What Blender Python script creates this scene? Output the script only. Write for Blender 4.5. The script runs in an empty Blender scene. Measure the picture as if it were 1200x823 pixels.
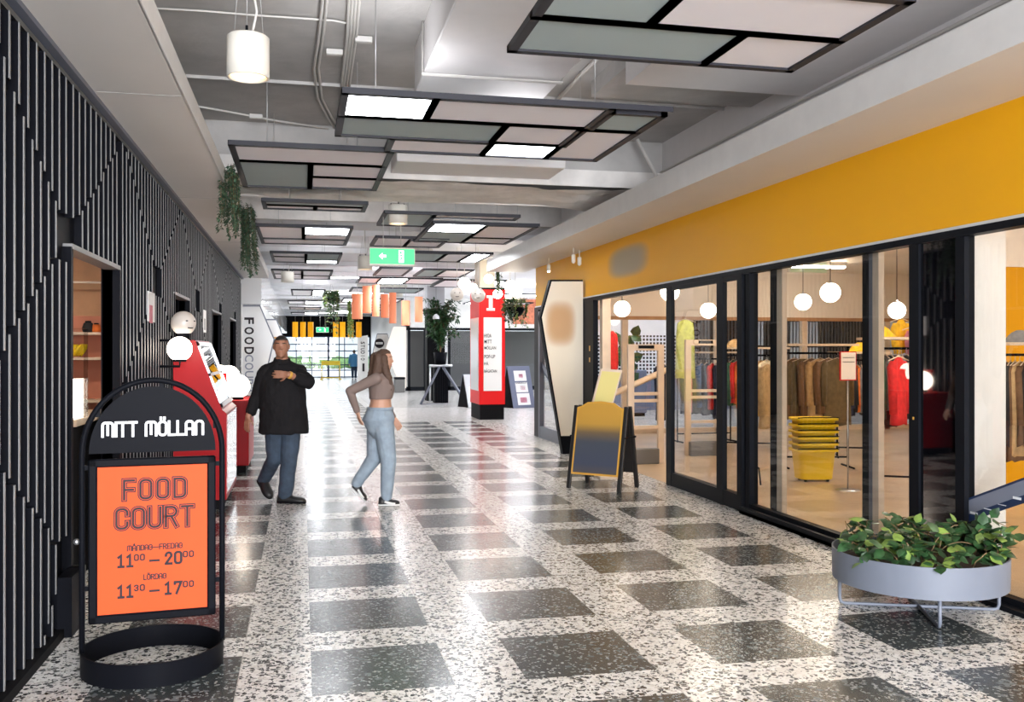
import bpy, math, random
from mathutils import Vector, Matrix, noise
random.seed(7)
PI = math.pi
R = math.radians
COL = bpy.context.scene.collection
TMP = bpy.data.scenes.new('workbench')      # small scene used only to evaluate text and remesh modifiers quickly
def tmp_graph():
    with bpy.context.temp_override(scene=TMP, view_layer=TMP.view_layers[0]):
        return bpy.context.evaluated_depsgraph_get()
# ------------------------------------------------------------------ camera model (for reading sizes and distances off the photo)
F, H, TH = 1100.0, 1.62, R(12.6)
S_, C_ = math.sin(TH), math.cos(TH)
def ray(u, v):
    a = (u-600)/F; b = (411.5-v)/F
    return a*C_+S_, C_-a*S_, b
def gp(u, v, z=0.0):
    r = ray(u, v); t = (z-H)/r[2]; return Vector((r[0]*t, r[1]*t, z))
def px(u, v, X):
    r = ray(u, v); t = X/r[0]; return Vector((X, r[1]*t, H+r[2]*t))
def py(u, v, Y):
    r = ray(u, v); t = Y/r[1]; return Vector((r[0]*t, Y, H+r[2]*t))

# ------------------------------------------------------------------ materials
def mat(name, col, rough=0.5, metal=0.0, emit=None, es=0.0, spec=0.5, coat=0.0, var=0.0, vscale=6.0, bump=0.0, bscale=60.0, trans=0.0, sub=None):
    m = bpy.data.materials.new(name); m.use_nodes = True
    nt = m.node_tree; b = nt.nodes['Principled BSDF']
    b.inputs['Base Color'].default_value = (*col, 1)
    b.inputs['Roughness'].default_value = rough
    b.inputs['Metallic'].default_value = metal
    b.inputs['Specular IOR Level'].default_value = spec
    b.inputs['Coat Weight'].default_value = coat
    if trans: b.inputs['Transmission Weight'].default_value = trans
    if emit:
        b.inputs['Emission Color'].default_value = (*emit, 1)
        b.inputs['Emission Strength'].default_value = es
    if var or bump:
        tc = nt.nodes.new('ShaderNodeTexCoord')
        if var:
            n = nt.nodes.new('ShaderNodeTexNoise'); n.inputs['Scale'].default_value = vscale; n.inputs['Detail'].default_value = 4
            nt.links.new(tc.outputs['Object'], n.inputs['Vector'])
            r = nt.nodes.new('ShaderNodeValToRGB')
            lo = tuple(max(0, c*(1-var)) for c in col); hi = tuple(min(1, c*(1+var)) for c in col)
            r.color_ramp.elements[0].position = .3; r.color_ramp.elements[1].position = .7
            r.color_ramp.elements[0].color = (*lo, 1); r.color_ramp.elements[1].color = (*hi, 1)
            nt.links.new(n.outputs['Fac'], r.inputs['Fac']); nt.links.new(r.outputs['Color'], b.inputs['Base Color'])
        if bump:
            n = nt.nodes.new('ShaderNodeTexNoise'); n.inputs['Scale'].default_value = bscale
            nt.links.new(tc.outputs['Object'], n.inputs['Vector'])
            bp = nt.nodes.new('ShaderNodeBump'); bp.inputs['Strength'].default_value = bump; bp.inputs['Distance'].default_value = .01
            nt.links.new(n.outputs['Fac'], bp.inputs['Height']); nt.links.new(bp.outputs['Normal'], b.inputs['Normal'])
    return m

class NG:
    def __init__(s, m): s.nt = m.node_tree
    def n(s, t, **k):
        x = s.nt.nodes.new(t)
        for a, v in k.items(): setattr(x, a, v)
        return x
    def put(s, x, i, v):
        if hasattr(v, 'is_output') or isinstance(v, bpy.types.NodeSocket): s.nt.links.new(v, x.inputs[i])
        else: x.inputs[i].default_value = v
    def math(s, op, a, b=0.0, c=None):
        x = s.n('ShaderNodeMath', operation=op); s.put(x, 0, a); s.put(x, 1, b)
        if c is not None: s.put(x, 2, c)
        return x.outputs[0]
    def mix(s, f, a, b):
        x = s.n('ShaderNodeMix', data_type='RGBA'); s.put(x, 0, f)
        s.put(x, 6, (*a, 1) if isinstance(a, tuple) else a); s.put(x, 7, (*b, 1) if isinstance(b, tuple) else b)
        return x.outputs[2]

def terrazzo(name, tiled=True, plain=None):
    m = bpy.data.materials.new(name); m.use_nodes = True
    g = NG(m); nt = m.node_tree; b = nt.nodes['Principled BSDF']
    geo = g.n('ShaderNodeNewGeometry'); sp = g.n('ShaderNodeSeparateXYZ'); nt.links.new(geo.outputs['Position'], sp.inputs[0])
    X, Y = sp.outputs[0], sp.outputs[1]
    nz = g.n('ShaderNodeTexNoise'); nz.inputs['Scale'].default_value = 34; nz.inputs['Detail'].default_value = 2
    nt.links.new(geo.outputs['Position'], nz.inputs['Vector'])
    vm = g.n('ShaderNodeVectorMath', operation='MULTIPLY_ADD')
    nt.links.new(nz.outputs['Color'], vm.inputs[0]); vm.inputs[1].default_value = (.03, .03, 0); nt.links.new(geo.outputs['Position'], vm.inputs[2])
    def vor(scale, feat='F1'):
        v = g.n('ShaderNodeTexVoronoi', feature=feat); v.inputs['Scale'].default_value = scale
        nt.links.new(vm.outputs[0], v.inputs['Vector']); return v
    def rgb(v):
        s = g.n('ShaderNodeSeparateColor'); nt.links.new(v.outputs['Color'], s.inputs[0]); return s.outputs
    v1, e1 = vor(40), vor(40, 'DISTANCE_TO_EDGE')
    c1 = rgb(v1)
    v2 = vor(95); c2 = rgb(v2)
    if plain:
        base = g.mix(g.math('GREATER_THAN', c1[0], .72), plain, tuple(x*.62 for x in plain))
        base = g.mix(g.math('GREATER_THAN', c1[1], .75), base, tuple(min(1, x*1.25) for x in plain))
        col = base
    else:
        dark = g.mix(c1[1], (.015, .018, .022), (.13, .13, .125))
        light = g.mix(c1[1], (.60, .57, .52), (.86, .85, .82))
        cem = g.mix(g.math('GREATER_THAN', c2[0], .78), (.76, .75, .72), (.10, .10, .10))
        isdark = g.math('GREATER_THAN', c1[0], .61)
        chip = g.mix(isdark, light, dark)
        edge = g.math('GREATER_THAN', e1.outputs['Distance'], .09)
        white = g.mix(edge, cem, chip)
        if tiled:
            fx = g.math('FLOORED_MODULO', g.math('SUBTRACT', X, .045-1.035*40), 1.035)
            fy = g.math('FLOORED_MODULO', g.math('SUBTRACT', Y, 4.50-1.0125*40), 1.0125)
            mx = g.math('LESS_THAN', fx, .68); my = g.math('LESS_THAN', fy, .675)
            msk = g.math('MULTIPLY', mx, my)
            msk = g.math('MULTIPLY', msk, g.math('LESS_THAN', X, 4.0))
            msk = g.math('MULTIPLY', msk, g.math('GREATER_THAN', X, -1.02))
            tb = g.mix(c2[1], (.030, .038, .040), (.060, .070, .070))
            tb = g.mix(g.math('GREATER_THAN', c1[2], .93), tb, (.16, .18, .18))
            tb = g.mix(g.math('GREATER_THAN', c2[2], .90), tb, (.34, .35, .34))
            # thin joint lines along tile columns
            j1 = g.math('LESS_THAN', g.math('ABSOLUTE', g.math('SUBTRACT', fx, .682)), .004)
            j2 = g.math('LESS_THAN', fx, .004)
            white = g.mix(g.math('MULTIPLY', g.math('MAXIMUM', j1, j2), .5), white, (.35, .33, .31))
            col = g.mix(msk, white, tb)
        else: col = white
    nt.links.new(col, b.inputs['Base Color'])
    b.inputs['Roughness'].default_value = .24
    b.inputs['Specular IOR Level'].default_value = .36
    b.inputs['Coat Weight'].default_value = .14; b.inputs['Coat Roughness'].default_value = .12
    return m

def glass(name, tint=(1, 1, 1), rough=0.0, boost=1.0):
    m = bpy.data.materials.new(name); m.use_nodes = True; nt = m.node_tree
    nt.nodes.remove(nt.nodes['Principled BSDF'])
    g = NG(m); out = nt.nodes['Material Output']
    tr = g.n('ShaderNodeBsdfTransparent'); tr.inputs[0].default_value = (*tint, 1)
    gl = g.n('ShaderNodeBsdfGlossy'); gl.inputs['Roughness'].default_value = rough
    geo = g.n('ShaderNodeNewGeometry'); dt = g.n('ShaderNodeVectorMath', operation='DOT_PRODUCT'); nt.links.new(geo.outputs['Incoming'], dt.inputs[0]); nt.links.new(geo.outputs['Normal'], dt.inputs[1])
    k = g.math('POWER', g.math('SUBTRACT', 1.0, g.math('ABSOLUTE', dt.outputs['Value'])), 5.0)
    f = g.math('MULTIPLY', g.math('MULTIPLY_ADD', k, .96, .04), boost)
    mx = g.n('ShaderNodeMixShader'); nt.links.new(f, mx.inputs[0]); nt.links.new(tr.outputs[0], mx.inputs[1]); nt.links.new(gl.outputs[0], mx.inputs[2])
    nt.links.new(mx.outputs[0], out.inputs[0])
    return m

def blotch(name, base, spot, cx, cz, rx, rz, axis='x'):
    """a painted/printed soft-edged patch on a board; centre and radii in metres"""
    m = bpy.data.materials.new(name); m.use_nodes = True; g = NG(m); nt = m.node_tree; b = nt.nodes['Principled BSDF']
    geo = g.n('ShaderNodeNewGeometry'); sp = g.n('ShaderNodeSeparateXYZ'); nt.links.new(geo.outputs['Position'], sp.inputs[0])
    u = sp.outputs[0 if axis == 'x' else 1]; z = sp.outputs[2]
    a = g.math('DIVIDE', g.math('SUBTRACT', u, cx), rx); c = g.math('DIVIDE', g.math('SUBTRACT', z, cz), rz)
    d = g.math('ADD', g.math('POWER', g.math('ABSOLUTE', a), 3.0), g.math('POWER', g.math('ABSOLUTE', c), 3.0))
    f = g.n('ShaderNodeMapRange'); nt.links.new(d, f.inputs[0]); f.inputs[1].default_value = 1.6; f.inputs[2].default_value = .05
    f.interpolation_type = 'SMOOTHSTEP'
    nt.links.new(g.mix(f.outputs[0], base, spot), b.inputs['Base Color']); b.inputs['Roughness'].default_value = .5; b.inputs['Specular IOR Level'].default_value = .3
    return m

M = {}
M['floor'] = terrazzo('terrazzo_tiles')
M['floor_plain'] = terrazzo('terrazzo_grey', plain=(.52, .51, .50))
M['shop_floor'] = mat('shop_floor_tan', (.56, .42, .28), .3, var=.14, vscale=1.6, coat=.2)
M['black'] = mat('black_satin', (.006, .0065, .009), .42, spec=.03)
M['blackm'] = mat('black_matte', (.008, .008, .009), .6, spec=.04)
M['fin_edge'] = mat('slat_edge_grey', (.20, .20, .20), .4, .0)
M['white'] = mat('white_paint', (.78, .77, .75), .4, var=.03)
M['white_gloss'] = mat('white_gloss', (.80, .80, .80), .16, coat=.5)
M['soffit'] = mat('soffit_offwhite', (.72, .69, .66), .45, var=.02, vscale=1.5)
M['concrete'] = mat('painted_concrete', (.46, .445, .43), .75, var=.12, vscale=2.5, bump=.5, bscale=14)
M['beam'] = mat('painted_beam', (.76, .73, .70), .7, var=.12, vscale=3.5, bump=.8, bscale=9)
M['ceil_far'] = mat('ceiling_white', (.80, .80, .82), .6, var=.03)
M['duct'] = mat('duct_offwhite', (.76, .74, .74), .5, var=.02)
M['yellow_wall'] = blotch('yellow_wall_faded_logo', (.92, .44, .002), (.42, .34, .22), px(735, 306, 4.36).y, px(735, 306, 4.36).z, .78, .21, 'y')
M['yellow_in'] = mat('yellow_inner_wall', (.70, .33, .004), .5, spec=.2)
M['frame'] = mat('dark_anodised', (.008, .009, .012), .4, .0, spec=.06)
M['frame_grey'] = mat('blue_grey_anodised', (.13, .14, .18), .4, .2)
M['glass'] = glass('shop_glass', (.96, .97, .97), 0.0, 1.2)
M['dark_glass'] = mat('black_glass', (.004, .004, .006), .03, coat=1.0, spec=.8)
M['panel_frame'] = mat('panel_frame_dark', (.020, .020, .028), .5, .0, spec=.3)
M['panel_white'] = mat('panel_felt_white', (.88, .84, .87), .9)
M['panel_grey'] = mat('panel_felt_greygreen', (.40, .47, .47), .9)
M['panel_lit'] = mat('light_panel', (.9, .9, .9), .5, emit=(.93, .96, 1.0), es=11)
M['ceiling_fill'] = mat('added_ceiling_fill', (.9, .9, .9), .5, emit=(.97, .97, 1.0), es=5)  # added glow hidden on top of the lit panels, brightens the ceiling
M['warm_lit'] = mat('warm_diffuser', (.9, .85, .7), .5, emit=(1, .62, .28), es=2.2)
M['globe_lit'] = mat('opal_glass_lit', (.9, .9, .85), .3, emit=(1, .86, .70), es=7)
M['globe_off_glow'] = mat('opal_glass_off_glow', (.55, .50, .46), .3, emit=(1, .8, .6), es=.06)  # weak emission put into the glass of the unlit globes
M['tube_lit'] = mat('tube_lit', (.9, .9, .9), .3, emit=(1, .87, .70), es=60)
M['lamp_white'] = mat('lamp_cream', (.74, .71, .64), .45)
M['wire'] = mat('steel_wire', (.5, .5, .5), .4, .6)
M['conduit'] = mat('painted_conduit', (.60, .58, .55), .55)
M['red'] = mat('red_gloss', (.36, .004, .007), .35, spec=.15)
M['red_bright'] = mat('red_sign', (.72, .008, .010), .45, spec=.2)
M['red_sheen'] = mat('red_mirror_gloss', (.42, .01, .015), .12, coat=1.0, spec=1.0)
M['orange'] = mat('orange_poster', (.66, .078, .016), .6, var=.06, vscale=2, spec=.2)
M['ink'] = mat('poster_ink', (.035, .03, .035), .6, spec=.1)
M['signwhite'] = mat('letter_white', (.85, .87, .9), .4)
M['navy'] = mat('navy_vinyl', (.012, .03, .09), .4)
M['greyvinyl'] = mat('grey_vinyl', (.23, .25, .32), .4)
M['steel'] = mat('steel', (.55, .56, .58), .3, .9)
M['planter'] = mat('planter_bluegrey', (.165, .185, .23), .5)
M['soil'] = mat('potting_soil', (.05, .03, .02), .9, bump=.8)
M['leaf'] = mat('leaf_green', (.028, .080, .026), .4, var=.7, vscale=14)
M['leaf2'] = mat('leaf_light', (.17, .26, .05), .45, var=.5, vscale=14)
M['leaf_dark'] = mat('leaf_dark', (.05, .10, .055), .5, var=.5, vscale=20)
M['stem'] = mat('plant_stem', (.20, .13, .06), .7)
M['wood_black'] = mat('black_stained_wood', (.010, .009, .009), .45)
M['gold'] = mat('ochre_frame', (.62, .33, .05), .4)
M['wood'] = mat('light_wood', (.66, .53, .40), .5, var=.08, vscale=5)
M['wood_or'] = mat('warm_wood', (.42, .22, .10), .5, var=.12, vscale=6)
M['salmon'] = mat('salmon_wall', (.52, .19, .11), .6)
M['cream'] = mat('cream_wall', (.84, .76, .67), .6)
M['cream2'] = mat('coffin_cream', (.80, .72, .58), .35)
M['coffin'] = blotch('coffin_cream_faded_logo', (.80, .72, .58), (.56, .34, .17), 3.95, 2.05, .24, .34, 'x')
M['plastic_y'] = mat('yellow_plastic', (.95, .68, .01), .4)
M['yl'] = mat('yellow_lantern', (.80, .40, .005), .6, emit=(1, .42, .0), es=.22)
M['salm'] = mat('salmon_lantern', (.80, .28, .15), .6, emit=(1, .26, .12), es=.18)
M['exit'] = mat('exit_green', (.01, .35, .12), .4, emit=(.01, .55, .17), es=.62)
M['exit_w'] = mat('exit_white', (.9, 1, .92), .4, emit=(.8, 1, .85), es=1.0)
M['skin_m'] = mat('skin_brown', (.30, .135, .080), .5)
M['skin_f'] = mat('skin_light', (.50, .27, .18), .5)
M['hair_b'] = mat('hair_brown', (.085, .045, .028), .6, bump=.6, bscale=140)
M['hair_k'] = mat('hair_black', (.02, .015, .012), .6)
M['shirt'] = mat('black_shirt', (.009, .008, .009), .85, spec=.2, bump=.4, bscale=30)
M['jeans'] = mat('blue_jeans', (.034, .052, .080), .85, var=.25, vscale=12)
M['jeans_l'] = mat('light_jeans', (.26, .32, .38), .85, var=.15, vscale=12)
M['top_t'] = mat('taupe_knit', (.20, .145, .125), .9)
M['bluej'] = mat('blue_jacket', (.06, .22, .42), .8)
M['navyt'] = mat('navy_trousers', (.02, .04, .08), .8)
M['shoe'] = mat('black_shoe', (.012, .012, .013), .5)
M['sole_w'] = mat('white_sole', (.8, .8, .78), .5)
M['paper'] = mat('white_paper', (.82, .82, .82), .6)
M['pinkp'] = mat('pink_print', (.75, .25, .38), .6)
M['brick'] = mat('orange_brick', (.55, .18, .10), .8, var=.3, vscale=8)
M['sky_out'] = mat('pale_facade', (.8, .82, .85), .8)
M['grass'] = mat('outdoor_green', (.25, .42, .16), .9, var=.3)
M['lime_paper'] = mat('pale_yellow_paper', (.66, .58, .20), .5)
M['boardgrey'] = mat('board_bluegrey', (.13, .15, .23), .5)
M['bin'] = mat('bin_grey', (.12, .115, .11), .5)
M['concrete_col'] = mat('column_grey', (.50, .50, .53), .6)
for k, c in dict(c_brown=(.16, .085, .04), c_tan=(.46, .31, .15), c_navy=(.02, .03, .07), c_red=(.62, .02, .02), c_orange=(.75, .18, .03), c_grey=(.16, .16, .17), c_dkgreen=(.03, .10, .06),
                 c_black=(.02, .02, .022), c_cream=(.68, .60, .45), c_yellow=(.85, .50, .02), c_blue=(.04, .10, .26), c_pink=(.6, .2, .25), c_rust=(.36, .10, .04), c_lime=(.50, .55, .12), c_olive=(.13, .095, .045)).items():
    M[k] = mat(k, c, .85, var=.2, vscale=18)
# A-board gradient face: ochre above, slate blue below, as printed
def aboard_mat():
    m = bpy.data.materials.new('board_print_ochre_slate'); m.use_nodes = True; g = NG(m); nt = m.node_tree; b = nt.nodes['Principled BSDF']
    tc = g.n('ShaderNodeTexCoord'); sp = g.n('ShaderNodeSeparateXYZ'); nt.links.new(tc.outputs['Object'], sp.inputs[0])
    r = g.n('ShaderNodeValToRGB'); e = r.color_ramp.elements
    e[0].position = .12; e[0].color = (.10, .08, .06, 1); e[1].position = .88; e[1].color = (.55, .30, .05, 1)
    for p, c in ((.3, (.055, .065, .10, 1)), (.55, (.06, .07, .09, 1)), (.66, (.16, .11, .06, 1)), (.76, (.50, .28, .05, 1))):
        x = e.new(p); x.color = c
    nt.links.new(g.math('DIVIDE', sp.outputs[2], 1.0), r.inputs[0]); nt.links.new(r.outputs[0], b.inputs['Base Color']); b.inputs['Roughness'].default_value = .4
    return m
M['aboard'] = aboard_mat()
def grid_mat(name, a, b_, sc, wid):
    m = bpy.data.materials.new(name); m.use_nodes = True; g = NG(m); nt = m.node_tree; b = nt.nodes['Principled BSDF']
    geo = g.n('ShaderNodeNewGeometry'); sp = g.n('ShaderNodeSeparateXYZ'); nt.links.new(geo.outputs['Position'], sp.inputs[0])
    fx = g.math('LESS_THAN', g.math('FLOORED_MODULO', sp.outputs[0], sc), wid)
    fz = g.math('LESS_THAN', g.math('FLOORED_MODULO', sp.outputs[2], sc), wid)
    f = g.math('MULTIPLY', fx, fz)
    nt.links.new(g.mix(f, b_, a), b.inputs['Base Color']); return m
M['gridwall'] = grid_mat('white_grid_tiles', (.01, .012, .02), (.75, .77, .82), .10, .062)

# ------------------------------------------------------------------ mesh builder
class MB:
    def __init__(s): s.v = []; s.f = []; s.mi = []; s.sm = []; s.mats = []
    def m(s, mt):
        if isinstance(mt, str): mt = M[mt]
        if mt not in s.mats: s.mats.append(mt)
        return s.mats.index(mt)
    def add(s, vs, fs, mt, smooth=False, mx=None):
        k = len(s.v); i = s.m(mt)
        if mx is not None: vs = [mx @ Vector(v) for v in vs]
        s.v += [tuple(v) for v in vs]
        for f in fs: s.f.append(tuple(k+a for a in f)); s.mi.append(i); s.sm.append(smooth)
        return s
    def box(s, x0, x1, y0, y1, z0, z1, mt='white', mx=None):
        vs = [(x0, y0, z0), (x1, y0, z0), (x1, y1, z0), (x0, y1, z0), (x0, y0, z1), (x1, y0, z1), (x1, y1, z1), (x0, y1, z1)]
        return s.add(vs, [(0, 3, 2, 1), (4, 5, 6, 7), (0, 1, 5, 4), (1, 2, 6, 5), (2, 3, 7, 6), (3, 0, 4, 7)], mt, False, mx)
    def bevbox(s, x0, x1, y0, y1, z0, z1, b, mt, mx=None):
        # box with chamfered vertical + horizontal edges
        vs = []; fs = []
        rings = [(z0, b), (z0+b, 0), (z1-b, 0), (z1, b)]
        for z, i in rings:
            vs += [(x0+i+b*(i == 0), y0+i, z), (x1-i-b*(i == 0), y0+i, z), (x1-i, y0+i+b*(i == 0), z), (x1-i, y1-i-b*(i == 0), z),
                   (x1-i-b*(i == 0), y1-i, z), (x0+i+b*(i == 0), y1-i, z), (x0+i, y1-i-b*(i == 0), z), (x0+i, y0+i+b*(i == 0), z)]
        for r in range(3):
            for a in range(8): fs.append((r*8+a, r*8+(a+1) % 8, r*8+8+(a+1) % 8, r*8+8+a))
        fs.append(tuple(range(7, -1, -1))); fs.append(tuple(range(24, 32)))
        return s.add(vs, fs, mt, False, mx)
    def rings(s, rs, mt, cap=True, smooth=True, closed=False, mx=None):
        n = len(rs[0]); vs = [p for r in rs for p in r]; fs = []
        m = len(rs)
        for i in range(m if closed else m-1):
            j = (i+1) % m
            for a in range(n): fs.append((i*n+a, i*n+(a+1) % n, j*n+(a+1) % n, j*n+a))
        if cap and not closed: fs.append(tuple(range(n-1, -1, -1))); fs.append(tuple(range((m-1)*n, m*n)))
        return s.add(vs, fs, mt, smooth, mx)
    def tube(s, pts, r, mt, n=8, closed=False, mx=None):
        pts = [Vector(p) for p in pts]; rs = []; up = None; m = len(pts)
        for i, p in enumerate(pts):
            if closed: d = (pts[(i+1) % m]-pts[i-1]).normalized()
            else: d = (pts[min(i+1, m-1)]-pts[max(i-1, 0)]).normalized()
            if up is None: up = Vector((0, 0, 1)) if abs(d.z) < .9 else Vector((1, 0, 0))
            a = d.cross(up).normalized(); c = a.cross(d).normalized(); up = c
            rr = r[i] if isinstance(r, (list, tuple)) else r
            rs.append([p+a*math.cos(2*PI*k/n)*rr+c*math.sin(2*PI*k/n)*rr for k in range(n)])
        return s.rings(rs, mt, True, True, closed, mx)
    def lathe(s, prof, c, mt, n=24, cap=False, mx=None, smooth=True, sx=1, sy=1):
        c = Vector(c)
        rs = [[c+Vector((r*math.cos(2*PI*k/n)*sx, r*math.sin(2*PI*k/n)*sy, z)) for k in range(n)] for r, z in prof]
        return s.rings(rs, mt, cap, smooth, False, mx)
    def sphere(s, c, r, mt, n=20, mx=None, sc=(1, 1, 1)):
        c = Vector(c); m = n//2; rs = []
        for i in range(m+1):
            t = PI*i/m; rr = max(1e-4, math.sin(t))
            rs.append([c+Vector((r*sc[0]*rr*math.cos(2*PI*k/n), r*sc[1]*rr*math.sin(2*PI*k/n), -r*sc[2]*math.cos(t))) for k in range(n)])
        return s.rings(rs, mt, True, True, False, mx)
    def prism(s, poly, o, ax, ay, az, d0, d1, mt):
        """poly: 2-D points in plane (o, ax, ay), extruded from d0 to d1 along az"""
        o, ax, ay, az = map(Vector, (o, ax, ay, az)); n = len(poly)
        a = [o+ax*p[0]+ay*p[1]+az*d0 for p in poly]; b = [o+ax*p[0]+ay*p[1]+az*d1 for p in poly]
        fs = [tuple(range(n-1, -1, -1)), tuple(range(n, 2*n))]+[(i, (i+1) % n, n+(i+1) % n, n+i) for i in range(n)]
        return s.add(a+b, fs, mt)
    def build(s, name, parent=None, world=True):
        me = bpy.data.meshes.new(name); vs = s.v
        if parent is not None and world:
            inv = WM[parent.name].inverted(); vs = [inv @ Vector(v) for v in vs]
        me.from_pydata([tuple(v) for v in vs], [], s.f)
        for mt in s.mats: me.materials.append(mt)
        me.polygons.foreach_set('material_index', s.mi); me.polygons.foreach_set('use_smooth', s.sm)
        me.update()
        o = bpy.data.objects.new(name, me); COL.objects.link(o)
        if parent is not None: o.parent = parent; WM[o.name] = WM[parent.name]
        else: WM[o.name] = Matrix()
        return o
WM = {}
def tag(o, label, cat=None, group=None, kind=None):
    if label: o['label'] = label
    if cat: o['category'] = cat
    if group: o['group'] = group
    if kind: o['kind'] = kind
    return o
def thing(name, label, cat, loc=(0, 0, 0), rz=0.0, group=None):
    o = bpy.data.objects.new(name, None); COL.objects.link(o)
    o.location = loc; o.rotation_euler = (0, 0, rz); o.empty_display_size = .1
    WM[o.name] = Matrix.Translation(Vector(loc)) @ Matrix.Rotation(rz, 4, 'Z')
    return tag(o, label, cat, group)
def struct(name, mb):
    o = mb.build(name); o['kind'] = 'structure'; return o
def dup(root, loc, rz=None, label=None, group=None):
    r = root.copy(); COL.objects.link(r); r.location = loc
    if rz is not None: r.rotation_euler = (0, 0, rz)
    if label: r['label'] = label
    if group: r['group'] = group
    WM[r.name] = Matrix.Translation(Vector(loc)) @ Matrix.Rotation(r.rotation_euler[2], 4, 'Z')
    for ch in list(root.children):
        c = ch.copy(); COL.objects.link(c); c.parent = r
        for g in list(ch.children):
            d = g.copy(); COL.objects.link(d); d.parent = c
    return r
def text(name, s, mt, parent, loc, rot, size, ext=.001, off=0.0, sx=1.0, align='CENTER', spacing=1.0):
    """loc/rot in the parent's frame; becomes a mesh"""
    cu = bpy.data.curves.new(name, 'FONT'); cu.body = s; cu.size = size; cu.extrude = ext; cu.offset = off; cu.align_x = align; cu.align_y = 'CENTER'
    cu.space_character = spacing; cu.resolution_u = 3
    t = bpy.data.objects.new(name, cu); COL.objects.link(t)
    TMP.collection.objects.link(t); COL.objects.unlink(t)
    dg = tmp_graph(); me = bpy.data.meshes.new_from_object(t.evaluated_get(dg))
    bpy.data.objects.remove(t); bpy.data.curves.remove(cu)
    me.materials.clear(); me.materials.append(M[mt])
    o = bpy.data.objects.new(name, me); COL.objects.link(o)
    o.parent = parent; o.location = loc; o.rotation_euler = rot; o.scale = (sx, 1, 1)
    return o

# ------------------------------------------------------------------ SETTING
XL, XR = -1.34, 4.36
YB = -9.0
b = MB(); b.box(XL-.3, 1.95, YB, 58, -.1, 0, 'floor'); b.box(1.95, XR, YB, 21.4, -.1, 0, 'floor'); struct('floor', b)
b = MB(); b.box(1.95, 16, 21.4, 58, -.1, 0, 'floor_plain'); b.box(XR, 16, 17.45, 21.4, -.1, 0, 'floor_plain'); struct('floor', b)
b = MB(); b.box(XR, 13, YB, 17.45, -.1, 0.0, 'shop_floor'); struct('floor', b)
b = MB(); b.box(-4.2, XL-.3, YB, 24, -.1, 0, 'shop_floor'); struct('floor', b)
# ceilings
b = MB(); b.box(-4.2, 13, YB, 15.7, 4.2, 4.4, 'concrete'); struct('ceiling', b)
b = MB(); b.box(-4.2, 16, 15.7, 58.2, 3.78, 4.4, 'ceil_far')
for i in range(14):   # shallow ribs and recesses of the far slab
    y = 17.0+i*3; b.box(XL, 4.4, y, y+.28, 3.68, 3.78, 'ceil_far')
struct('ceiling', b)
# transverse rough beam
def rough_beam(y0, y1, z0, x0, x1, name):
    b = MB(); nx, ny = 60, 6; vs = []; fs = []
    for j in range(ny+1):
        for i in range(nx+1):
            x = x0+(x1-x0)*i/nx; y = y0+(y1-y0)*j/ny
            d = .05*noise.noise(Vector((x*1.2, y*1.5, 3)))+.025*noise.noise(Vector((x*4, y*5, 9)))
            vs.append((x, y, z0+d))
    for j in range(ny):
        for i in range(nx):
            a = j*(nx+1)+i; fs.append((a, a+nx+1, a+nx+2, a+1))
    b.add(vs, fs, 'beam')
    b.box(x0, x1, y0, y1, z0+.06, 4.2, 'concrete')
    b.box(x0, x1, y0-.02, y0+.02, z0+.02, z0+.22, 'beam'); b.box(x0, x1, y1-.02, y1+.02, z0-.0, z0+.2, 'beam')
    return struct(name, b)
rough_beam(10.95, 12.45, 3.6, -1.34, 4.36, 'trim_1')
b = MB(); b.box(-1.34, 4.36, 15.6, 15.75, 3.75, 4.2, 'beam'); struct('trim_2', b)
# right lowered slab near, and sloping joint
b = MB(); b.box(2.7, 4.36, YB, 7.62, 3.9, 4.2, 'duct'); b.box(2.7, 4.36, 7.62, 8.6, 4.05, 4.2, 'concrete'); struct('trim_3', b)
b = MB()
for y in (2.2, 5.2, 9.2): b.box(XL, 4.36, y, y+.03, 4.17, 4.2, 'concrete')
struct('trim_4', b)
# right side: yellow band, reveal strip, soffit
b = MB(); b.box(XR, XR+.12, YB, 17.42, 2.47, 3.2, 'yellow_wall'); b.box(XR-.012, XR+.12, YB, 17.43, 2.445, 2.47, 'white'); struct('wall_right', b)
b = MB(); b.box(3.6, XR, YB, 18.35, 3.2, 3.435, 'soffit'); b.box(3.592, 3.6, YB, 18.36, 3.2, 3.437, 'white'); struct('trim_5', b)
b = MB(); b.box(XR, XR+.15, YB, 17.42, 3.2, 4.2, 'duct'); struct('wall_right', b)
# storefront frames (X = 4.36 plane)
def post(mb, y0, y1, z0=0, z1=2.44, x0=XR-.03, x1=XR+.06, mt='frame'): mb.box(x0, x1, y0, y1, z0, z1, mt)
b = MB()
post(b, YB, 17.41, 2.395, 2.445, x0=XR-.034, x1=XR+.065)
struct('trim_6', b)
# window_1: far bay past the coffin sign
def pane(name, y0, y1, z0, z1, x=XR+.02, base=.1, fr='frame', extra=None):
    f = MB()
    f.box(XR-.026, XR+.046, y0+.003, y1-.003, 0.002, z0, fr)
    if extra: extra(f)
    o = struct(name, f)
    g = MB(); g.box(x-.003, x+.003, y0, y1, z0, z1, 'glass'); p = g.build('pane', o); return o
def e1(f): post(f, 17.1, 17.42); post(f, 14.3, 14.36); f.box(XR-.031, XR+.051, 17.0, 17.1, 0, 2.359, 'frame_grey')
pane('window_1', 14.3, 17.42, .22, 2.36, fr='frame_grey', extra=e1)
b = MB(); post(b, 13.70, 14.32, x1=XR+.05); b.box(XR-.034, XR-.03, 13.85, 13.9, 1.45, 1.52, 'gold'); b.box(XR-.034, XR-.03, 13.85, 13.9, 1.62, 1.7, 'gold'); struct('trim_7', b)
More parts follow.
